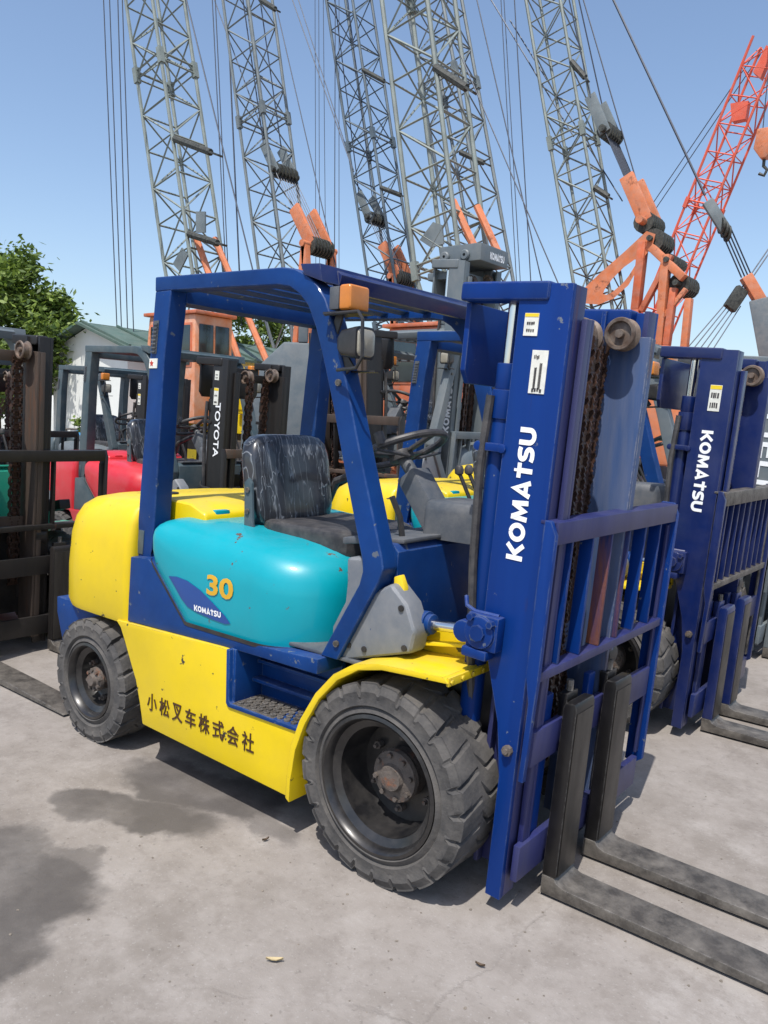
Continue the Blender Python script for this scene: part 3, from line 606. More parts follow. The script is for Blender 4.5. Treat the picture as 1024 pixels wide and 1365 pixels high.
def backrest(root, nbar, mats):
    global XF
    XF = tilt
    a, b = mats; y0, y1 = -.455, .60
    P = lambda n, bb, m, bev=.003, **k: part(n, bb, m, root, bev, **k)
    for y, zl in ((y0, .78), (y1-.02, .20)):
        xb = .415 if y < 0 else .385
        P('backrest_post', [bm_prism([(.455, zl+.02), (.455, 1.235), (.435, 1.275), (xb, 1.275), (xb, zl), (.43, zl)] if y > 0 else [(.447, .47), (.455, .80), (.455, 1.235), (.435, 1.275), (xb, 1.275), (xb, .80), (.432, .72), (.43, .47)], 'y', y, y+.02)], a, .003)
        yy = y+.0205 if y < 0 else y-.0285
        P('backrest_flange', [bm_box(.425, .435, yy, yy+.028, zl+.05, 1.19)], b, .002)
    P('backrest_top_bar', [bm_box(.440, .452, y0+.021, y1-.021, 1.205, 1.272), bm_box(.392, .4395, y0+.021, y1-.021, 1.262, 1.272)], b, .002)
    P('backrest_low_bar', [bm_box(.408, .45, y0+.021, y1-.021, .785, .815)], b, .003)
    for i in range(nbar):
        y = y0+(y1-y0)*(i+1)/(nbar+1)-.006
        P('backrest_slat', [bm_box(.40, .445, y-.005, y+.007, .816, 1.204)], RSLAT if (a is MBLU and i in (2, 3)) else a, .002)
    XF = None

def forks(root, ys, m_top, m_shank):
    global XF
    XF = None
    for y in ys:
        h = .140
        fk = part('fork', bm_prism([(.450, .010), (.452, .075), (.496, .075), (.506, .060), (.530, .050), (1.05, .040), (1.40, .030), (1.55, .020), (1.56, .012)], 'y', y, y+h), m_top, root, .004)
        part('shank', bm_prism([(.452, .0755), (.486, .655), (.494, .672), (.526, .672), (.532, .655), (.503, .0755)], 'y', y, y+h), m_shank, fk, .005)
        part('shank_face', bm_prism([(.5035, .080), (.5323, .640), (.5345, .640), (.5062, .080)], 'y', y+.008, y+h-.008), WORN, fk, .001)
        part('fork_hook', join(bm_box(.452, .484, y+.03, y+h-.03, .60, .69)), m_shank, fk, .004); part('fork_pin', bm_cyl((.47, y+.075, .69), (.47, y+.075, .725), .012, 8), STEEL, fk)

def sticker(root, x0, x1, z0, z1, y, band, lines, lean=.0):
    """paper label on the mast side (x across, z up), inked lines as print"""
    q = lambda u, v: (x0+(x1-x0)*u+lean*(v-1)*(z1-z0), z0+(z1-z0)*v)
    s = part('label_plate', bm_prism([q(0, 0), q(1, 0), q(1, 1), q(0, 1)], 'y', y-.0025, y+.001), STK, root)
    if band: part('label_band', bm_prism([q(0.02, .84), q(.98, .84), q(.98, .985), q(.02, .985)], 'y', y-.0035, y-.0026), STKY, s)
    random.seed(int(x0*1000)+int(z0*777)); bs = []
    for (u0, v0, u1, v1) in lines: 
        k = 4
        for i in range(k):
            a = u0+(u1-u0)*i/k; e = a+(u1-u0)/k*random.uniform(.45, .85); dv = random.uniform(-.012, .012)
            bs.append(bm_prism([q(a, v0+dv), q(e, v0+dv), q(e, v1+dv), q(a, v1+dv)], 'y', y-.0036, y-.0027))
    part('label_print', join(bs), STKI, s)['kind'] = 'stuff'

def copy_forklift(src, name, loc, label, mp, skip=(), scale=1., rotz=0., group='forklifts parked in the yard'):
    def cp(o, par):
        c = o.copy(); C.objects.link(c); c.parent = par
        for k in ('label', 'category', 'group'):
            if k in c: del c[k]
        for sl in c.material_slots:
            m = sl.material
            if m and m.name in mp: sl.link = 'OBJECT'; sl.material = mp[m.name]
        for ch in kids[o]: 
            if ch.name.split('.')[0] not in skip: cp(ch, c)
        return c
    r = cp(src, None); r.name = name; r.location = loc; r.scale = (scale,)*3; r.rotation_euler.z = rotz
    r['label'] = label; r['category'] = 'forklift'; r['group'] = group
    return r
GROUP = 'forklifts parked in the yard'
base = thing('forklift', 'yellow and teal forklift with gold 30 on its hood and dark lettering on its skirt', 'forklift', (0, 0, 0), GROUP)
build_forklift(base)
XF = None
kids = {o: [] for o in bpy.data.objects}
for o in bpy.data.objects:
    if o.parent: kids[o.parent].append(o)

# ---- neighbours built from the same plain machine
fk2 = copy_forklift(base, 'forklift', (-.07, 1.92, 0), 'clean navy mast forklift beside the yellow and teal one, mast lettering reading downwards',
                    {'mast blue paint': NBLU, 'worn blue channel': NBLU, 'worn purple blue steel': NBLU})
fkC = copy_forklift(base, 'forklift', (-3.60, -.22, 0), 'sea green forklift with dark rusty mast and heavy backrest behind the yellow counterweight',
                    {'yellow paint': GRN, 'teal paint': GRN, 'blue paint': GRY, 'navy paint': GRY, 'mast blue paint': DMAST, 'worn blue channel': RMAST, 'worn purple blue steel': DMAST, 'seat under clear film': VIN}, skip=('step_grip', 'fire_stripe', 'mast_tie', 'carriage_plate'))
fkR = copy_forklift(base, 'forklift', (-3.72, 1.90, 0), 'red forklift with black mast lettered in white outline and dark grey guard',
                    {'yellow paint': RED, 'teal paint': RED, 'blue paint': DGR, 'navy paint': DGR, 'mast blue paint': DMAST, 'worn blue channel': DMAST, 'worn purple blue steel': DMAST}, skip=('step_grip', 'fire_stripe'))
fkD = copy_forklift(base, 'forklift', (-3.97, 4.30, 0), 'tall forklift with weathered brown mast turned sideways beside the red forklift',
                    {'yellow paint': ORG, 'teal paint': GRY, 'blue paint': GRY, 'navy paint': GRY, 'mast blue paint': DMAST, 'worn blue channel': RMAST, 'worn purple blue steel': RMAST}, skip=('step_grip', 'fire_stripe'), scale=1.25, rotz=R(-90))
c0 = und(645, 322, 8.5)
fkG = copy_forklift(base, 'forklift', (c0.x-.72, c0.y+.35, 0), 'grey forklift whose very tall mast with a lettered head beam stands above the blue guards',
                    {'yellow paint': GRY, 'teal paint': GRY, 'blue paint': GRY, 'navy paint': GRY, 'mast blue paint': GRY, 'worn blue channel': GRY, 'worn purple blue steel': GRY}, skip=('step_grip', 'fire_stripe'), scale=1.15)
MASTPARTS = ('outer_channel', 'inner_channel', 'top_arm', 'lift_cylinder', 'lift_rod', 'hose', 'cylinder_clamp', 'lift_chain', 'chain_roller', 'mast_tie', 'inner_crossbar')
KZ = (c0.z/1.15)/2.07
for o in fkG.children:
    if o.name.split('.')[0] in MASTPARTS: o.scale.z = KZ
fkE = copy_forklift(base, 'forklift', (-.22, 3.74, 0), 'grey mast forklift with white letters on the far side of the navy forklift',
                    {'yellow paint': YEL, 'teal paint': GRN, 'blue paint': GRY, 'navy paint': GRY, 'mast blue paint': GRY, 'worn blue channel': GRY, 'worn purple blue steel': GRY}, skip=('step_grip', 'fire_stripe'), scale=1.06)
fkF = copy_forklift(base, 'forklift', (-7.3, 1.75, 0), 'second red forklift, the one behind the red forklift with the black mast',
                    {'yellow paint': RED, 'teal paint': RED, 'blue paint': DGR, 'navy paint': DGR, 'mast blue paint': DMAST, 'worn blue channel': DMAST, 'worn purple blue steel': DMAST}, skip=('step_grip', 'fire_stripe'))
fkH = copy_forklift(base, 'forklift', (-7.25, 3.62, 0), 'dark forklift with black mast in front of the white shed',
                    {'yellow paint': DGR, 'teal paint': GRY, 'blue paint': DGR, 'navy paint': DGR, 'mast blue paint': DMAST, 'worn blue channel': DMAST, 'worn purple blue steel': DMAST}, skip=('step_grip', 'fire_stripe'))
for o in fkC.children:
    if o.name.split('.')[0] in ('front_cowl', 'sill', 'step', 'dash_top'):
        for sl in o.material_slots: sl.link = 'OBJECT'; sl.material = GRN
for r_, nb, mm in ((base, 6, (MBLU, EDGE)), (fk2, 9, (NBLU, STEEL)), (fkC, 2, (DMAST, DMAST)), (fkR, 3, (DMAST, RMAST)), (fkD, 5, (DMAST, RMAST)), (fkG, 6, (GRY, GRY)), (fkE, 7, (GRY, GRY)), (fkF, 5, (DMAST, DMAST)), (fkH, 4, (DMAST, DMAST))):
    backrest(r_, nb, mm)
for r_, ys, mm in ((base, (-.240, .080), (STEEL, SHANK)), (fk2, (-.26, .06), (STEEL, NBLU)), (fkC, (-.30, .22), (STEEL, DMAST)), (fkR, (-.30, .2), (STEEL, DMAST)), (fkG, (-.3, .2), (STEEL, GRY)), (fkE, (-.3, .1), (STEEL, GRY))):
    forks(r_, ys, *mm)

# ---- lettering and labels
def mtext(root, s, z0, z1, x0, x1, m, up=True, name='mast_lettering'):
    """along the mast side: reading upwards (up) or downwards, on the tilted outer channel"""
    global XF
    XF = tilt
    tx = blocktext if s == 'KOMATSU' else (lambda *q: place_text(*q, .012))
    if up: b = tx(s, (x1, -.4325, z0), (0, 0, 1), (-1, 0, 0), z1-z0, x1-x0)
    else: b = tx(s, (x0, -.4325, z1), (0, 0, -1), (1, 0, 0), z1-z0, x1-x0)
    o = part(name, b, m, root); XF = None; return o
mtext(base, 'KOMATSU', 1.135, 1.535, .290, .345, WHT, True)
mtext(fk2, 'KOMATSU', 1.16, 1.56, .290, .345, WHT, False)
mtext(fkR, 'TOYOTA', 1.20, 1.62, .29, .35, WHT, False)
mtext(fkG, 'KOMATSU', 1.25, 1.75, .29, .36, WHT, True)
mtext(fkE, 'HELI', 1.15, 1.60, .27, .37, WHT, False)
mtext(fkD, 'T', 1.25, 1.29, .30, .35, WHT, True)
# top beam of the big grey mast
o = part('mast_head', join(bm_box(.03, .50, -.30, .20, 1.96, 2.07)), GRY, fkG, .01); o.scale.z = KZ; o.location.x = .10
o = part('mast_head_plate', bm_box(-.02, .36, -.36, .26, 1.85, 1.90), GRY, fkG, .01); o.scale.z = KZ; o.location.x = .06
o = part('beam_lettering', blocktext('KOMATSU', (.502, -.14, 1.985), (0, 1, 0), (0, 0, 1), .26, .045), WHT, fkG); o.scale.z = KZ; o.location.x = .10
for x in (.10, .33):
    o = part('beam_pulley', bm_lathe([(.015, -.33), (.04, -.33), (.05, -.32), (.05, -.302), (.015, -.302)], x, 2.0*KZ, 20, closed=True), GRY, fkG); o.location.x = .10
XF = tilt
sticker(base, .262, .308, 1.80, 1.865, -.432, True, ((.2, .5, .8, .62), (.2, .18, .8, .3)), 0)
sticker(base, .300, .352, 1.635, 1.76, -.432, False, ((.15, .8, .5, .88), (.55, .1, .72, .7), (.25, .1, .4, .6), (.2, .04, .85, .12)), 0)
for q_ in (fkR, fkH):
    XF = tilt
    sticker(q_, .262, .310, 1.79, 1.86, -.432, False, ((.2, .5, .8, .62), (.2, .18, .8, .3)), 0)
    sticker(q_, .262, .315, 1.60, 1.73, -.432, True, ((.15, .5, .85, .6), (.15, .12, .85, .22)), 0)
XF = tilt
sticker(fk2, .300, .355, 1.655, 1.78, -.432, True, ((.15, .5, .85, .7), (.15, .12, .85, .32)), 0)
XF = None
# hood decals wrapped on to the curved hood
hood = [o for o in base.children if o.name.startswith('engine_hood')][0]
hb = bmesh.new(); hb.from_mesh(hood.data); bvh = BVHTree.FromBMesh(hb)
def wrapped(name, bm, m, off=.0025):
    for v in bm.verts:
        h = bvh.ray_cast(Vector((v.co.x, -1.2, v.co.z)), Vector((0, 1, 0)))
        if h[0] is not None: v.co.y = h[0].y-off-(.001 if v.co.y < -.6005 else 0)
    return part(name, bm, m, base)
leaf = [(-1.155, .862), (-1.10, .868), (-1.03, .862), (-.95, .838), (-.87, .80), (-.80, .762), (-.768, .735), (-.80, .728), (-.88, .732), (-.97, .742), (-1.03, .755), (-1.075, .785), (-1.115, .825)]
b = bm_prism(leaf, 'y', -.601, -.60); bmesh.ops.triangulate(b, faces=b.faces); bmesh.ops.subdivide_edges(b, edges=b.edges, cuts=3, use_grid_fill=True)
wrapped('hood_decal', b, LEAF, .002)
wrapped('hood_lettering', blocktext('KOMATSU', (-.985, -.60, .748), (1, 0, 0), (0, 0, 1), .165, .024), WHT, .0035)
wrapped('hood_number', place_text('30', (-.908, -.60, .828), (1, 0, 0), (0, 0, 1), .158, .082, .028, .001), GOLD, .003)
hb.free()
bs = []
for i, ch in enumerate('小松叉车株式会社'):
    x = -1.262+i*.0865; z = .268+.0005*i; bs.append(place_text(ch, (x, -.5725, z), (1, 0, 0), (0, 0, 1), .066, .076, .007))
part('skirt_lettering', join(bs), INK, base)
part('flag_sticker', bm_prism([(-1.360, 1.755), (-1.305, 1.755), (-1.309, 1.715), (-1.3645, 1.715)], 'y', -.5135, -.51), STK, base)
part('flag_mark', bm_prism([(-1.345+(.014 if k % 2 == 0 else .007)*math.cos(R(90+36*k)), 1.735+(.014 if k % 2 == 0 else .007)*math.sin(R(90+36*k))) for k in range(10)], 'y', -.5145, -.5136), REDL, base)
# rear lettering on the red machine behind
part('counterweight_lettering', place_text('TOYOTA', (-1.35, -.40, 1.0), (1, 0, 0), (0, 0, 1), .2, .05, .01), WHT, fkF)

# ================================================================ background: cranes
def lattice(P0, P1, s, side, rc=.05, rl=.026, zt=3.2, joint=6):
    """four chords, zigzag lacing on every face, doubled frames at the section joints"""
    t = (P1-P0).normalized(); sd = Vector(side).normalized(); ot = t.cross(sd).normalized(); L = (P1-P0).length
    n = int(L/(s*.92)); bs = []
    def node(k, i):
        d = L*k/n; q = min(1, .3+.7*d/zt) if zt else 1
        a, b = ((-1, -1), (1, -1), (1, 1), (-1, 1))[i]
        return P0+t*d+(sd*a+ot*b)*s/2*q
    for i in range(4):
        bs.append(bm_tube([node(k, i) for k in range(n+1)], rc, 6))
        j = (i+1) % 4
        for k in range(n):
            a, b = (i, j) if (k+i) % 2 else (j, i)
            bs.append(bm_tube([node(k, a), node(k+1, b)], rl, 4, False))
            bs.append(bm_tube([node(k, i), node(k, j)], rl, 4, False))
            if k % joint == 3:
                bs.append(bm_tube([node(k, b), node(k+1, a)], rl, 4, False)); bs.append(bm_tube([node(k, i)+t*.2, node(k, j)+t*.2], rl*1.3, 4, False))
                bs.append(bm_bar(node(k, i)-t*.12, node(k, i)+t*.3, rc*2.8, rc*2.8, sd))
    return bs
def plane_pt(px, y): return un(px[0], px[1], 'y', y)
def sheaves(p0, p1, n, r, ax=(0, 1, 0)):
    ax = Vector(ax); out = []
    for i in range(n):
        c = p0+(p1-p0)*(i+.5)/n; out.append(bm_cyl(c-ax*.03, c+ax*.03, r, 14))
    return out
def crane(label, base_px, top_px, depth, s, m, head=None, bridle=None, ropes=(), bars=(), backstop=None, body=ORG, cabm=ORGD, cab=True, length=30, plates=(), pm=LAT, members=(), cabx=(-1.1, .75, -1.75, -.62, 0.), house=(.9, 1.552, 3.0), holed=(), packs=()):
    P0 = und(base_px[0], base_px[1], depth); y0 = P0.y; T = un(top_px[0], top_px[1], 'y', y0)
    d = (T-P0).normalized(); foot = P0-d*((P0.z-1.7)/d.z)
    r = thing('crawler_crane', label, 'crane', (foot.x, foot.y, 0), 'crawler cranes with raised booms'); inv = Vector((foot.x, foot.y, 0))
    L = lambda p: Vector(p)-inv
    F = Vector((-1 if d.x < 0 else 1, 0, 0)); bx = -F.x
    P = lambda n, b, mm, bev=0., par=None: part(n, b, mm, par or r, bev)
    bo = P('boom', lattice(L(foot), L(foot+d*length), s, (0, 1, 0), rc=.034*s+.014, rl=.0195*s+.005), m)
    for (a, b) in bars:
        p, q = plane_pt(a, y0-s/2), plane_pt(b, y0-s/2); P('guide_roller', [bm_cyl(L(p), L(q), .085, 8), bm_bar(L(q), L(q+(q-p)*.25), .16, .05)], GREASE, 0, bo)
    for poly in plates:
        pts = [L(plane_pt(a, y0-s/2)) for a in poly]
        bmn = bm_loft([[p+Vector((0, k, 0)) for p in pts] for k in ((-.02, .02) if pm is LAT else (-.02, s*.3))]); P('boom_plate', bmn, pm, 0, bo)
    for (a, b, rr, dy) in ropes:
        p, q = plane_pt(a, y0+dy), plane_pt(b, y0+dy); p, q = (p+(p-q)*.35 if a[1] <= 8 else p), q+(q-p)*(.25 if b[1] > 300 else 0)
        P('wire_rope', [bm_tube([L(p), L(q)], rr, 5, False)], ROPE)
    # machine: tracks, deck, house, counterweight, cab
    ox = lambda a, b: (min(bx*a, bx*b), max(bx*a, bx*b))
    for sy in (-1, 1):
        x0, x1 = ox(-1.6, 3.9); yy = sy*1.55
        outl = [(x0+.1, .12), (x0+.45, 0.02), (x1-.45, .02), (x1-.1, .12), (x1, .5), (x1-.15, .85), (x1-.45, .95), (x0+.45, .95), (x0+.15, .85), (x0, .5)]
        tk = P('track', bm_prism(outl, 'y', yy-.36, yy+.36), TRK, .02)
        P('track_frame', bm_box(x0+.5, x1-.5, yy-.40, yy+.40, .3, .7), body, .02, tk)
    x0, x1 = ox(-.6, 4.6); P('deck', bm_box(x0, x1, -1.3, 1.3, 1.1, 1.55), body, .03)
    x0, x1 = ox(house[0], 4.4); hs = P('engine_house', bm_box(x0, x1, -1.45, 1.45, house[1], house[2]), body, .06)
    for k in range(4):
        w_ = (4.4-house[0])/4; u0, u1 = ox(house[0]+.08+k*w_, house[0]+w_-.06+k*w_); P('house_door', bm_box(u0, u1, -1.475, -1.44, house[1]+.1, house[2]-.12), body, .02, hs)
    x0, x1 = ox(4.42, 5.4); P('counterweight', bm_box(x0, x1, -1.5, 1.5, 1.0, 2.5), body, .12)
    if cab:
        x0, x1 = ox(cabx[0], cabx[1]); c0, c1, dz = cabx[2:]
        cb = P('cab', bm_prism([(x0 if bx > 0 else x1, 1.3), (x0 if bx > 0 else x1, 2.5+dz), (x0+.12*bx if bx > 0 else x1+.12*bx, 3.45+dz), (x1 if bx > 0 else x0, 3.45+dz), (x1 if bx > 0 else x0, 1.3)], 'y', c0, c1), cabm, .05)
        P('cab_roof', bm_box(x0-.02, x1+.08, c0-.06, c1+.06, 3.452+dz, 3.53+dz), ORGD, .02, cb)
        for a, b in ((x0+.22, x0+.86), (x0+.98, x1-.15)): P('window_frame', bm_box(a-.05, b+.05, c0-.015, c0+.02, 2.30+dz, 3.27+dz), ORGD, .03, cb); P('cab_window', bm_box(a, b, c0-.03, c0+.02, 2.35+dz, 3.22+dz), GLS, .03, cb)
        for a, b in ((c0+.1, (c0+c1)/2-.03), ((c0+c1)/2+.03, c1-.1)): P('cab_window', bm_box(x1-.02, x1+.02, a, b, 2.35+dz, 3.25+dz), GLS, .02, cb)
    if backstop:
        for i, (a, b) in enumerate(backstop): P('boom_stop', bm_tube([L(plane_pt(a, y0-.3+.6*i)), L(plane_pt(b, y0-.3+.6*i))], .085, 8), ORG)
    for (outl, inn) in holed:
        for sy in (-.62, .42):
            ring = lambda px, dy: [L(plane_pt(a, y0+sy+dy)) for a in px]
            P('gantry_plate', bm_loft([ring(outl, 0), ring(outl, .2), ring(inn, .2), ring(inn, 0), ring(outl, 0)], False), ORG)
    for (c, rr) in packs:
        cc = L(plane_pt(c, y0)); P('sheave_axle', bm_cyl(cc-Vector((0, .75, 0)), cc+Vector((0, .75, 0)), .08, 10), GREASE); P('sheave_pack', sheaves(cc-Vector((0, .5, 0)), cc+Vector((0, .5, 0)), 6, rr), GREASE)
    for (pl, rr, mm) in members:
        for sy in (-.55, .55): P('gantry_member', join(*[bm_bar(L(plane_pt(a, y0+sy)), L(plane_pt(b, y0+sy)), rr*1.5, rr*2, (0, 1, 0)) for a, b in zip(pl, pl[1:])]), mm, .02)
    if head:
        H = un(head[0], head[1], 'y', y0)
        for sy in (() if members else (-1, 1)):
            q = Vector((0, sy*.62, 0)); hp = L(H)+q; rear = Vector((hp.x+bx*.5, hp.y, 2.2)); fr = Vector((min(max(hp.x*.25, -1.5), 1.5) if abs(hp.x) < 6 else hp.x-bx*3, hp.y, 2.2))
            P('gantry_leg', bm_bar(rear, hp, .20, .24, (0, 1, 0)), ORG, .02); P('gantry_leg', bm_bar(fr, hp, .20, .24, (0, 1, 0)), ORG, .02)
            mid = fr+(hp-fr)*.45; P('gantry_brace', bm_bar(mid, rear+(hp-rear)*.35, .12, .12, (0, 1, 0)), ORGD, .02)
        h0 = L(H); P('gantry_axle', bm_cyl(h0+Vector((0, -.8, 0)), h0+Vector((0, .8, 0)), .11, 12), ORG); P('gantry_sheaves', sheaves(h0+Vector((0, -.5, 0)), h0+Vector((0, .5, 0)), 7, .3), GREASE)
        if bridle:
            B = un(bridle[0], bridle[1], 'y', y0); b0 = L(B); dd = (h0-b0).normalized(); nn = dd.cross(Vector((0, 1, 0))).normalized()
            for sy in (-1, 1):
                hd = h0+Vector((0, sy*.4, 0)); P('bail', bm_bar(hd+nn*.05, hd-dd*1.5+nn*.05, .14, .42, nn), ORG, .03)
                P('bridle_plate', bm_bar(b0+Vector((0, sy*.45, 0))+dd*.2, b0+Vector((0, sy*.4, 0))-dd*1.1, .06, .34, nn), LAT, .02)
            P('bridle_sheaves', sheaves(b0+Vector((0, -.48, 0))+dd*.1, b0+Vector((0, .48, 0))+dd*.1, 6, .24), GREASE)
            P('bridle_axle', bm_cyl(b0+Vector((0, -.62, 0))+dd*.1, b0+Vector((0, .62, 0))+dd*.1, .1, 10), GREASE)
            for k in range(8):
                yy = -.45+.9*k/7; P('wire_rope', bm_tube([b0+Vector((0, yy, 0)), h0-dd*.4+Vector((0, yy, 0))], .015, 4, False), ROPE)
            top = L(foot+d*(length-1))
            for sy in (-.42, .42): P('pendant', bm_tube([b0-dd*1.0+Vector((0, sy, 0)), top+Vector((0, sy, 0))], .022, 5, False), ROPE)
    return r
crane('grey lattice boom crane with old rusty cab, four hoist ropes hanging beyond the boom', (260, 363), (211, 29), 21, 1.08, LATG,
      ropes=(((138, 0), (156, 440), .014, -2.), ((146, 0), (162, 440), .014, -2.), ((157, 0), (170, 440), .014, -2.), ((163, 0), (178, 440), .014, -2.), ((250, 6), (337, 360), .02, .3), ((283, 0), (301, 360), .014, .4), ((287, 0), (304, 360), .014, .5)),
      bars=(((233, 185), (281, 203)), ((252, 312), (290, 324))), backstop=(((262, 318), (318, 478)), ((286, 318), (372, 520))), body=YEL, cabm=mat('weathered orange cab', srgb(208, 128, 84), .6, var=.2, dust=.55, dustcol=(.62, .55, .48, 1), rust=.45, rustcol=(.16, .05, .025, 1), scale=1.8),
      cabx=(.55, 2.35, -2.5, -1.46, .22), house=(2.5, 1.552, 2.6),
      plates=(((231, 352), (243, 330), (251, 340), (240, 362)), ((262, 282), (274, 282), (274, 310), (262, 310))))
crane('slim grey lattice boom crane behind the old orange cab, its bridle hung with black sheaves', (377, 352), (338, 59), 27, 1.18, LAT, head=(425, 330), bridle=(378, 228),
      ropes=(((286, 0), (351, 176), .02, .3), ((305, 53), (319, 360), .03, .3), ((369, 12), (437, 308), .018, .6), ((390, 0), (470, 225), .018, .8)), bars=(((348, 0), (367, 12)),))
crane('thin dark grey lattice boom crane between the slim boom and the thick pale boom', (520, 363), (470, 32), 31, 1.26, mat('lattice blue grey', srgb(84, 98, 108), .55, var=.3, rust=.24, rustcol=(.05, .04, .03, 1), scale=2.2), head=(536, 372), bridle=(500, 290),
      ropes=(((400, 6), (472, 229), .02, .3), ((420, 0), (421, 330), .014, .4), ((425, 0), (426, 330), .014, .4), ((431, 0), (434, 330), .014, .4), ((447, 0), (446, 345), .018, -.8), ((452, 0), (452, 345), .014, -.8), ((400, 147), (437, 308), .018, .6)),
      bars=(((484, 93), (512, 108)), ((508, 250), (534, 260))))
crane('thickest pale green grey lattice boom crane, standing in front of another boom', (589, 250), (562, 32), 17.5, 1.15, LATG,
      ropes=(((614, 73), (742, 372), .014, .3), ((636, 0), (712, 330), .014, .6)), bars=(((580, 90), (622, 117)),), backstop=(((604, 268), (640, 345)), ((636, 275), (668, 345))), plates=(((560, 320), (578, 296), (590, 300), (592, 325), (575, 330)),))
crane('grey lattice boom crane partly hidden behind the thickest pale boom', (634, 305), (584, 29), 26, 1.32, LAT,
      ropes=(((655, 0), (765, 182), .02, .3), ((668, 0), (687, 345), .014, .3), ((672, 0), (692, 345), .014, .5), ((686, 0), (706, 345), .018, -.3)), bars=(((614, 203), (645, 217)),), cab=False)
crane('grey lattice boom crane with tall orange gantry behind the blue masts', (790, 337), (738, 30), 24, 1.05, LATG, head=(866, 300), bridle=(812, 175),
      ropes=(((778, 0), (856, 266), .02, .3), ((680, 27), (830, 268), .02, .5)), bars=(((762, 82), (780, 103)), ((793, 250), (811, 262))),
      members=(([(858, 323), (848, 413), (840, 540)], .15, ORGD), ([(889, 340), (879, 460), (870, 560)], .15, ORG), ([(869, 330), (912, 371)], .14, ORG), ([(899, 384), (889, 460), (880, 560)], .12, ORGD), ([(919, 398), (912, 470), (905, 570)], .12, ORG),
               ([(855, 415), (895, 340)], .10, ORGD), ([(879, 430), (915, 385)], .08, ORG), ([(846, 430), (880, 445)], .09, ORG)),
      holed=(([(771, 392), (800, 364), (832, 336), (862, 308), (874, 312), (870, 328), (856, 346), (848, 362), (838, 380), (818, 398), (798, 406), (776, 404)],
              [(806, 386), (816, 372), (832, 356), (846, 346), (850, 346), (848, 352), (843, 360), (838, 368), (830, 378), (818, 388), (810, 393), (804, 392)]),),
      packs=(((878, 324), .32), ((912, 382), .30), ((900, 352), .2)))
crane('faded red lattice boom crane leaning the other way, seen past the orange gantry', (896, 382), (1004, 118), 34, 1.15, PNK, length=16, cab=False,
      ropes=(((1009, 67), (869, 273), .02, .3), ((1014, 72), (873, 280), .02, .6), ((818, 0), (940, 260), .045, -4.)),
      plates=(((974, 138), (998, 134), (994, 158), (976, 162)), ((1004, 96), (1022, 60), (1030, 66), (1014, 104))), pm=PNK)
# hook block on its own rope by the red boom, and the derrick strut at the far right
def rigging():
    r = thing('hook_block', 'orange hook block hanging on ropes beside the red boom', 'hook block', (0, 0, 0)); c = und(1021, 190, 30); r.location = (c.x, c.y, 0); z = c.z
    part('block', bm_prism([(-.3, z+.5), (.3, z+.5), (.38, z-.2), (.1, z-.6), (-.1, z-.6), (-.38, z-.2)], 'y', -.2, .2), ORG, r, .04)
    part('hook', bm_tube([(0, 0, z-.6), (0, 0, z-.85), (.14, 0, z-1.0), (.05, 0, z-1.2), (-.14, 0, z-1.1)], .06, 8), GREASE, r)
    for x in (-.15, .15): part('wire_rope', bm_tube([(x, 0, z+.5), (x, 0, z+9)], .02, 5), ROPE, r)
    q = und(1004, 384, 22); r = thing('derrick_strut', 'orange tipped strut with pendant ropes rising past the navy mast', 'crane strut', (q.x, q.y, 0)); L = lambda p: Vector(p)-Vector((q.x, q.y, 0))
    W = lambda a, b, d=22: L(und(a, b, d))
    part('strut', bm_bar(W(1012, 400), W(1030, 500), .5, .5), GRY, r, .04); part('strut_tip', bm_bar(W(994, 368), W(1014, 402), .34, .3), ORG, r, .04)
    foot = W(1030, 500); part('strut_post', bm_bar(foot, (foot.x, foot.y, 0), .5, .5), GRY, r, .04)
    part('bridle', bm_bar(W(943, 268), W(968, 308), .16, .3), LAT, r, .03); part('bridle_sheaves', sheaves(W(960, 298), W(972, 314), 3, .22, _r), GREASE, r)
    for k in range(4): part('wire_rope', bm_tube([W(968, 306)+CR*(.1*k-.15), W(996, 370)+CR*(.1*k-.15)], .02, 4), ROPE, r)
    part('tackle', bm_bar(W(972, 412), W(990, 385), .2, .36), GREASE, r, .04)
    for k in range(5): part('wire_rope', bm_tube([W(976, 408)+CR*(.12*k-.24), W(922, 480)+CR*(.2*k-.4)], .016, 4), ROPE, r)
    for k in range(2): part('wire_rope', bm_tube([W(988, 385)+CR*.1*k, W(1060, 280)+CR*.1*k], .02, 4), ROPE, r)
rigging()

# ================================================================ background: heavy grey machine, shed, trees
q = und(385, 520, 12.5); r = thing('heavy_loader', 'big grey machine with white number on its slanted side behind the black mast', 'loader', (q.x, q.y, 0))
ax, ay = CR.copy(), Vector((-CR.y, CR.x, 0)).normalized(); ax.z = 0; ax.normalize(); r.rotation_euler.z = math.atan2(ax.y, ax.x)
part('body', bm_prism([(-.75, .75), (-.7, 2.1), (-.1, 2.7), (.15, 2.7), (.9, 2.7), (.95, .75)], 'y', 0, 2.2), GRY, r, .04)
part('cab_frame', join(bm_prism([(.12, 2.7), (.12, 3.55), (.2, 3.6), (1.05, 3.6), (1.05, 3.45), (.27, 3.45), (.27, 2.7)], 'y', 0, .12), bm_box(.12, 1.05, .12, 1.4, 3.45, 3.6)), GRY, r, .03)
part('side_number', place_text('00', (-.44, -.003, 1.82), (.35, 0, -1), (1, 0, .35), .62, .28, .02), WHT, r)
for x in (-.45, .6): part('wheel', bm_lathe([(.1, -.05), (.3, -.08), (.5, -.08), (.55, 0), (.55, .4), (.1, .4)], x, .55, 28, closed=True), RUB, r)

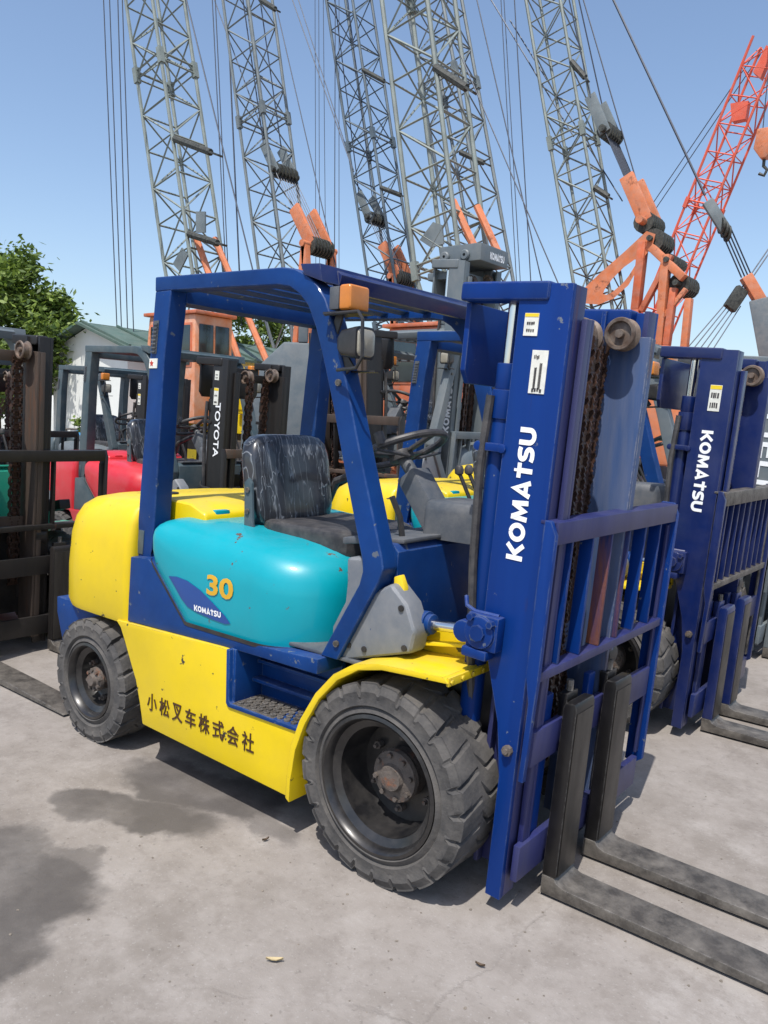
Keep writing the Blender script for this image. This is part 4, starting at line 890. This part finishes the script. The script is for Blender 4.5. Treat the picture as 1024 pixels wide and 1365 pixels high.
q = und(118, 500, 19); sh = thing('shed', 'white walled shed with green sheet roof beyond the red forklifts', 'shed', (q.x, q.y, 0))
part('wall', bm_prism([(-1.6, 0), (-1.6, 2.95), (0, 3.45), (1.6, 2.95), (1.6, 0)], 'y', 0, 11), WALL, sh)
part('roof_slope', bm_prism([(0, 3.47), (0, 3.53), (1.95, 2.93), (1.95, 2.87)], 'y', -.3, 11.3), ROOFG, sh); part('roof_slope', bm_prism([(-1.95, 2.87), (-1.95, 2.93), (0, 3.54), (0, 3.48)], 'y', -.3, 11.3), ROOFG, sh)
for k in range(13):
    y = -.2+k*.92; part('roof_rib', bm_prism([(.02, 3.535), (.02, 3.58), (1.95, 2.98), (1.95, 2.935)], 'y', y, y+.06), ROOFG, sh)
part('door', bm_box(1.6, 1.63, 2.0, 3.0, 0, 2.1), DGP, sh, .01); part('window', bm_box(1.6, 1.63, 4.2, 5.6, 1.0, 2.0), GLS, sh, .01)
q = und(128, 575, 15.5); cl = thing('striped_screen', 'blue and white striped cloth screen in front of the white shed', 'screen', (q.x, q.y, 0)); cl.rotation_euler.z = math.atan2(ax.y, ax.x)
for k in range(8): part('strip', bm_box(-.5+k*.125, -.38+k*.125, -.012 if k % 2 else .0, .012 if k % 2 else .02, .2, 1.1), CLB if k % 2 else WALL, cl)
part('rail', bm_cyl((-.6, 0, 1.12), (.6, 0, 1.12), .02, 8), STEEL, cl); 
for x in (-.58, .58): part('pole', bm_cyl((x, 0, 0), (x, 0, 1.12), .02, 8), STEEL, cl)
q = und(60, 520, 24); wl = part('boundary_wall', join(bm_box(-60, 60, 0, .25, 0, 2.2)), WALL, None, .01); tag(wl, 'long white boundary wall closing the yard behind the cranes', 'wall')
q = und(500, 560, 44); wl.location = (q.x, q.y, 0); wl.rotation_euler.z = math.atan2(ax.y, ax.x)

def leaf_mat(name, a, b):
    m = bpy.data.materials.new(name); m.use_nodes = True; n = m.node_tree.nodes; l = m.node_tree.links; bs = n['Principled BSDF']; bs.inputs['Roughness'].default_value = .55
    gi = n.new('ShaderNodeNewGeometry'); x = n.new('ShaderNodeMix'); x.data_type = 'RGBA'; x.inputs[6].default_value = a; x.inputs[7].default_value = b; l.new(gi.outputs['Random Per Island'], x.inputs[0]); l.new(x.outputs[2], bs.inputs['Base Color'])
    tr = n.new('ShaderNodeBsdfTranslucent'); l.new(x.outputs[2], tr.inputs[0]); mx = n.new('ShaderNodeMixShader'); mx.inputs[0].default_value = .35
    l.new(bs.outputs[0], mx.inputs[1]); l.new(tr.outputs[0], mx.inputs[2]); l.new(mx.outputs[0], n['Material Output'].inputs[0]); return m
LF1 = leaf_mat('bright leaves', (.035, .075, .012, 1), (.22, .31, .05, 1)); LF2 = leaf_mat('dull leaves', (.05, .09, .035, 1), (.13, .19, .08, 1))
def tree(label, px, depth, z0, z1, rad, m, seed, nclump=46, nleaf=190, size=.10):
    rnd = random.Random(seed); q = und(px[0], px[1], depth); r = thing('tree', label, 'tree', (q.x, q.y, 0), 'trees beyond the machines')
    cz, hz = (z0+z1)/2, (z1-z0)/2; clumps = []
    while len(clumps) < nclump:
        v = Vector((rnd.uniform(-1, 1), rnd.uniform(-1, 1), rnd.uniform(-1, 1)))
        if .35 < v.length < 1: clumps.append((Vector((v.x*rad*(1-.3*max(0, v.z)), v.y*rad*(1-.3*max(0, v.z)), cz+v.z*hz)), rnd.uniform(.16, .30)*rad))
    bs = [bm_tube([(0, 0, 0), (.05, .02, z0*.6), (0, .05, cz)], [.16, .12, .05], 8)]
    for c, cr in clumps[::4]: bs.append(bm_tube([(0, .02, z0*.7), (c.x*.4, c.y*.4, z0+(c.z-z0)*.5), c], [.06, .035, .012], 5))
    part('trunk', bs, BARK, r)
    V, Fc = [], []
    for c, cr in clumps:
        for _ in range(nleaf):
            p = c+Vector((rnd.gauss(0, .5), rnd.gauss(0, .5), rnd.gauss(0, .42)))*cr
            a = Vector((rnd.gauss(0, 1), rnd.gauss(0, 1), rnd.gauss(0, .6))).normalized(); b = a.cross(Vector((rnd.gauss(0, 1), rnd.gauss(0, 1), rnd.gauss(0, 1)))).normalized(); k = size*rnd.uniform(.6, 1.2)
            i = len(V); V += [p-a*k, p+b*k*.42, p+a*k, p-b*k*.42]; Fc.append((i, i+1, i+2, i+3))
    me = bpy.data.meshes.new('crown'); me.from_pydata(V, [], Fc); me.materials.append(m); o = bpy.data.objects.new('crown', me); C.objects.link(o); o.parent = r
    return r
tree('broad bright green tree above the rusty mast', (-8, 470), 20, 1.4, 5.35, 2.1, LF1, 1, 95, 300)
tree('small dull green tree at the foot of the bright tree', (82, 480), 23, 2.2, 4.25, .95, LF2, 2, 34, 130, .085)
tree('green tree behind the old orange crane cab', (325, 480), 30, 2.4, 6.0, 2.0, LF1, 3, 46, 150, .12)
tree('wide dark tree beyond the shed roof', (215, 490), 40, 1.8, 4.9, 2.4, LF2, 4, 40, 120, .14)
tree('low bush like tree in front of the striped screen', (118, 590), 14.2, .3, 1.5, .42, LF1, 5, 18, 60, .06)

# ================================================================ litter on the yard
rnd = random.Random(11); bs = []
for _ in range(110):
    x, y = rnd.uniform(0, 1024), rnd.uniform(980, 1360); p = g(x, y); k = rnd.uniform(.0015, .0048)
    b = bmesh.new(); bmesh.ops.create_icosphere(b, subdivisions=1, radius=k)
    for v in b.verts: v.co = Vector((v.co.x*rnd.uniform(.7, 1.5), v.co.y*rnd.uniform(.7, 1.5), v.co.z*.5+k*.3))+p
    bs.append(b)
o = part('grit', bs, mat('grit', srgb(120, 112, 102), .9, var=.5, scale=40)); o['kind'] = 'stuff'; o['label'] = 'grit and small stones scattered over the yard concrete'; o['category'] = 'grit'
def dryleaf(px, lab, ln, ang, m):
    p = g(*px); b = bm_loft([[Vector((ln*(u-.5), wv*ln*.16*math.sin(math.pi*min(.98, max(.02, u))), .006+.012*abs(u-.5)+.004*abs(wv)+t)) for wv, t in ((-1, 0), (0, -.003), (1, 0), (0, .0015))] for u in (.0, .15, .35, .6, .85, 1.)])
    o = part('dry_leaf', b, m); o.location = (p.x, p.y, 0); o.rotation_euler.z = ang; return tag(o, lab, 'leaf')
LD = plain('dry leaf', srgb(176, 160, 124), .8); LB = plain('brown leaf', srgb(84, 70, 56), .8)
dryleaf((366, 1283), 'pale dry leaf lying on the bare concrete in front of the skirt', .05, .7, LD)
dryleaf((640, 1290), 'dark curled leaf on the concrete beside the near fork', .03, .2, LB)
dryleaf((354, 1122), 'small brown leaf at the edge of the shadow under the skirt', .03, 1.4, LB)
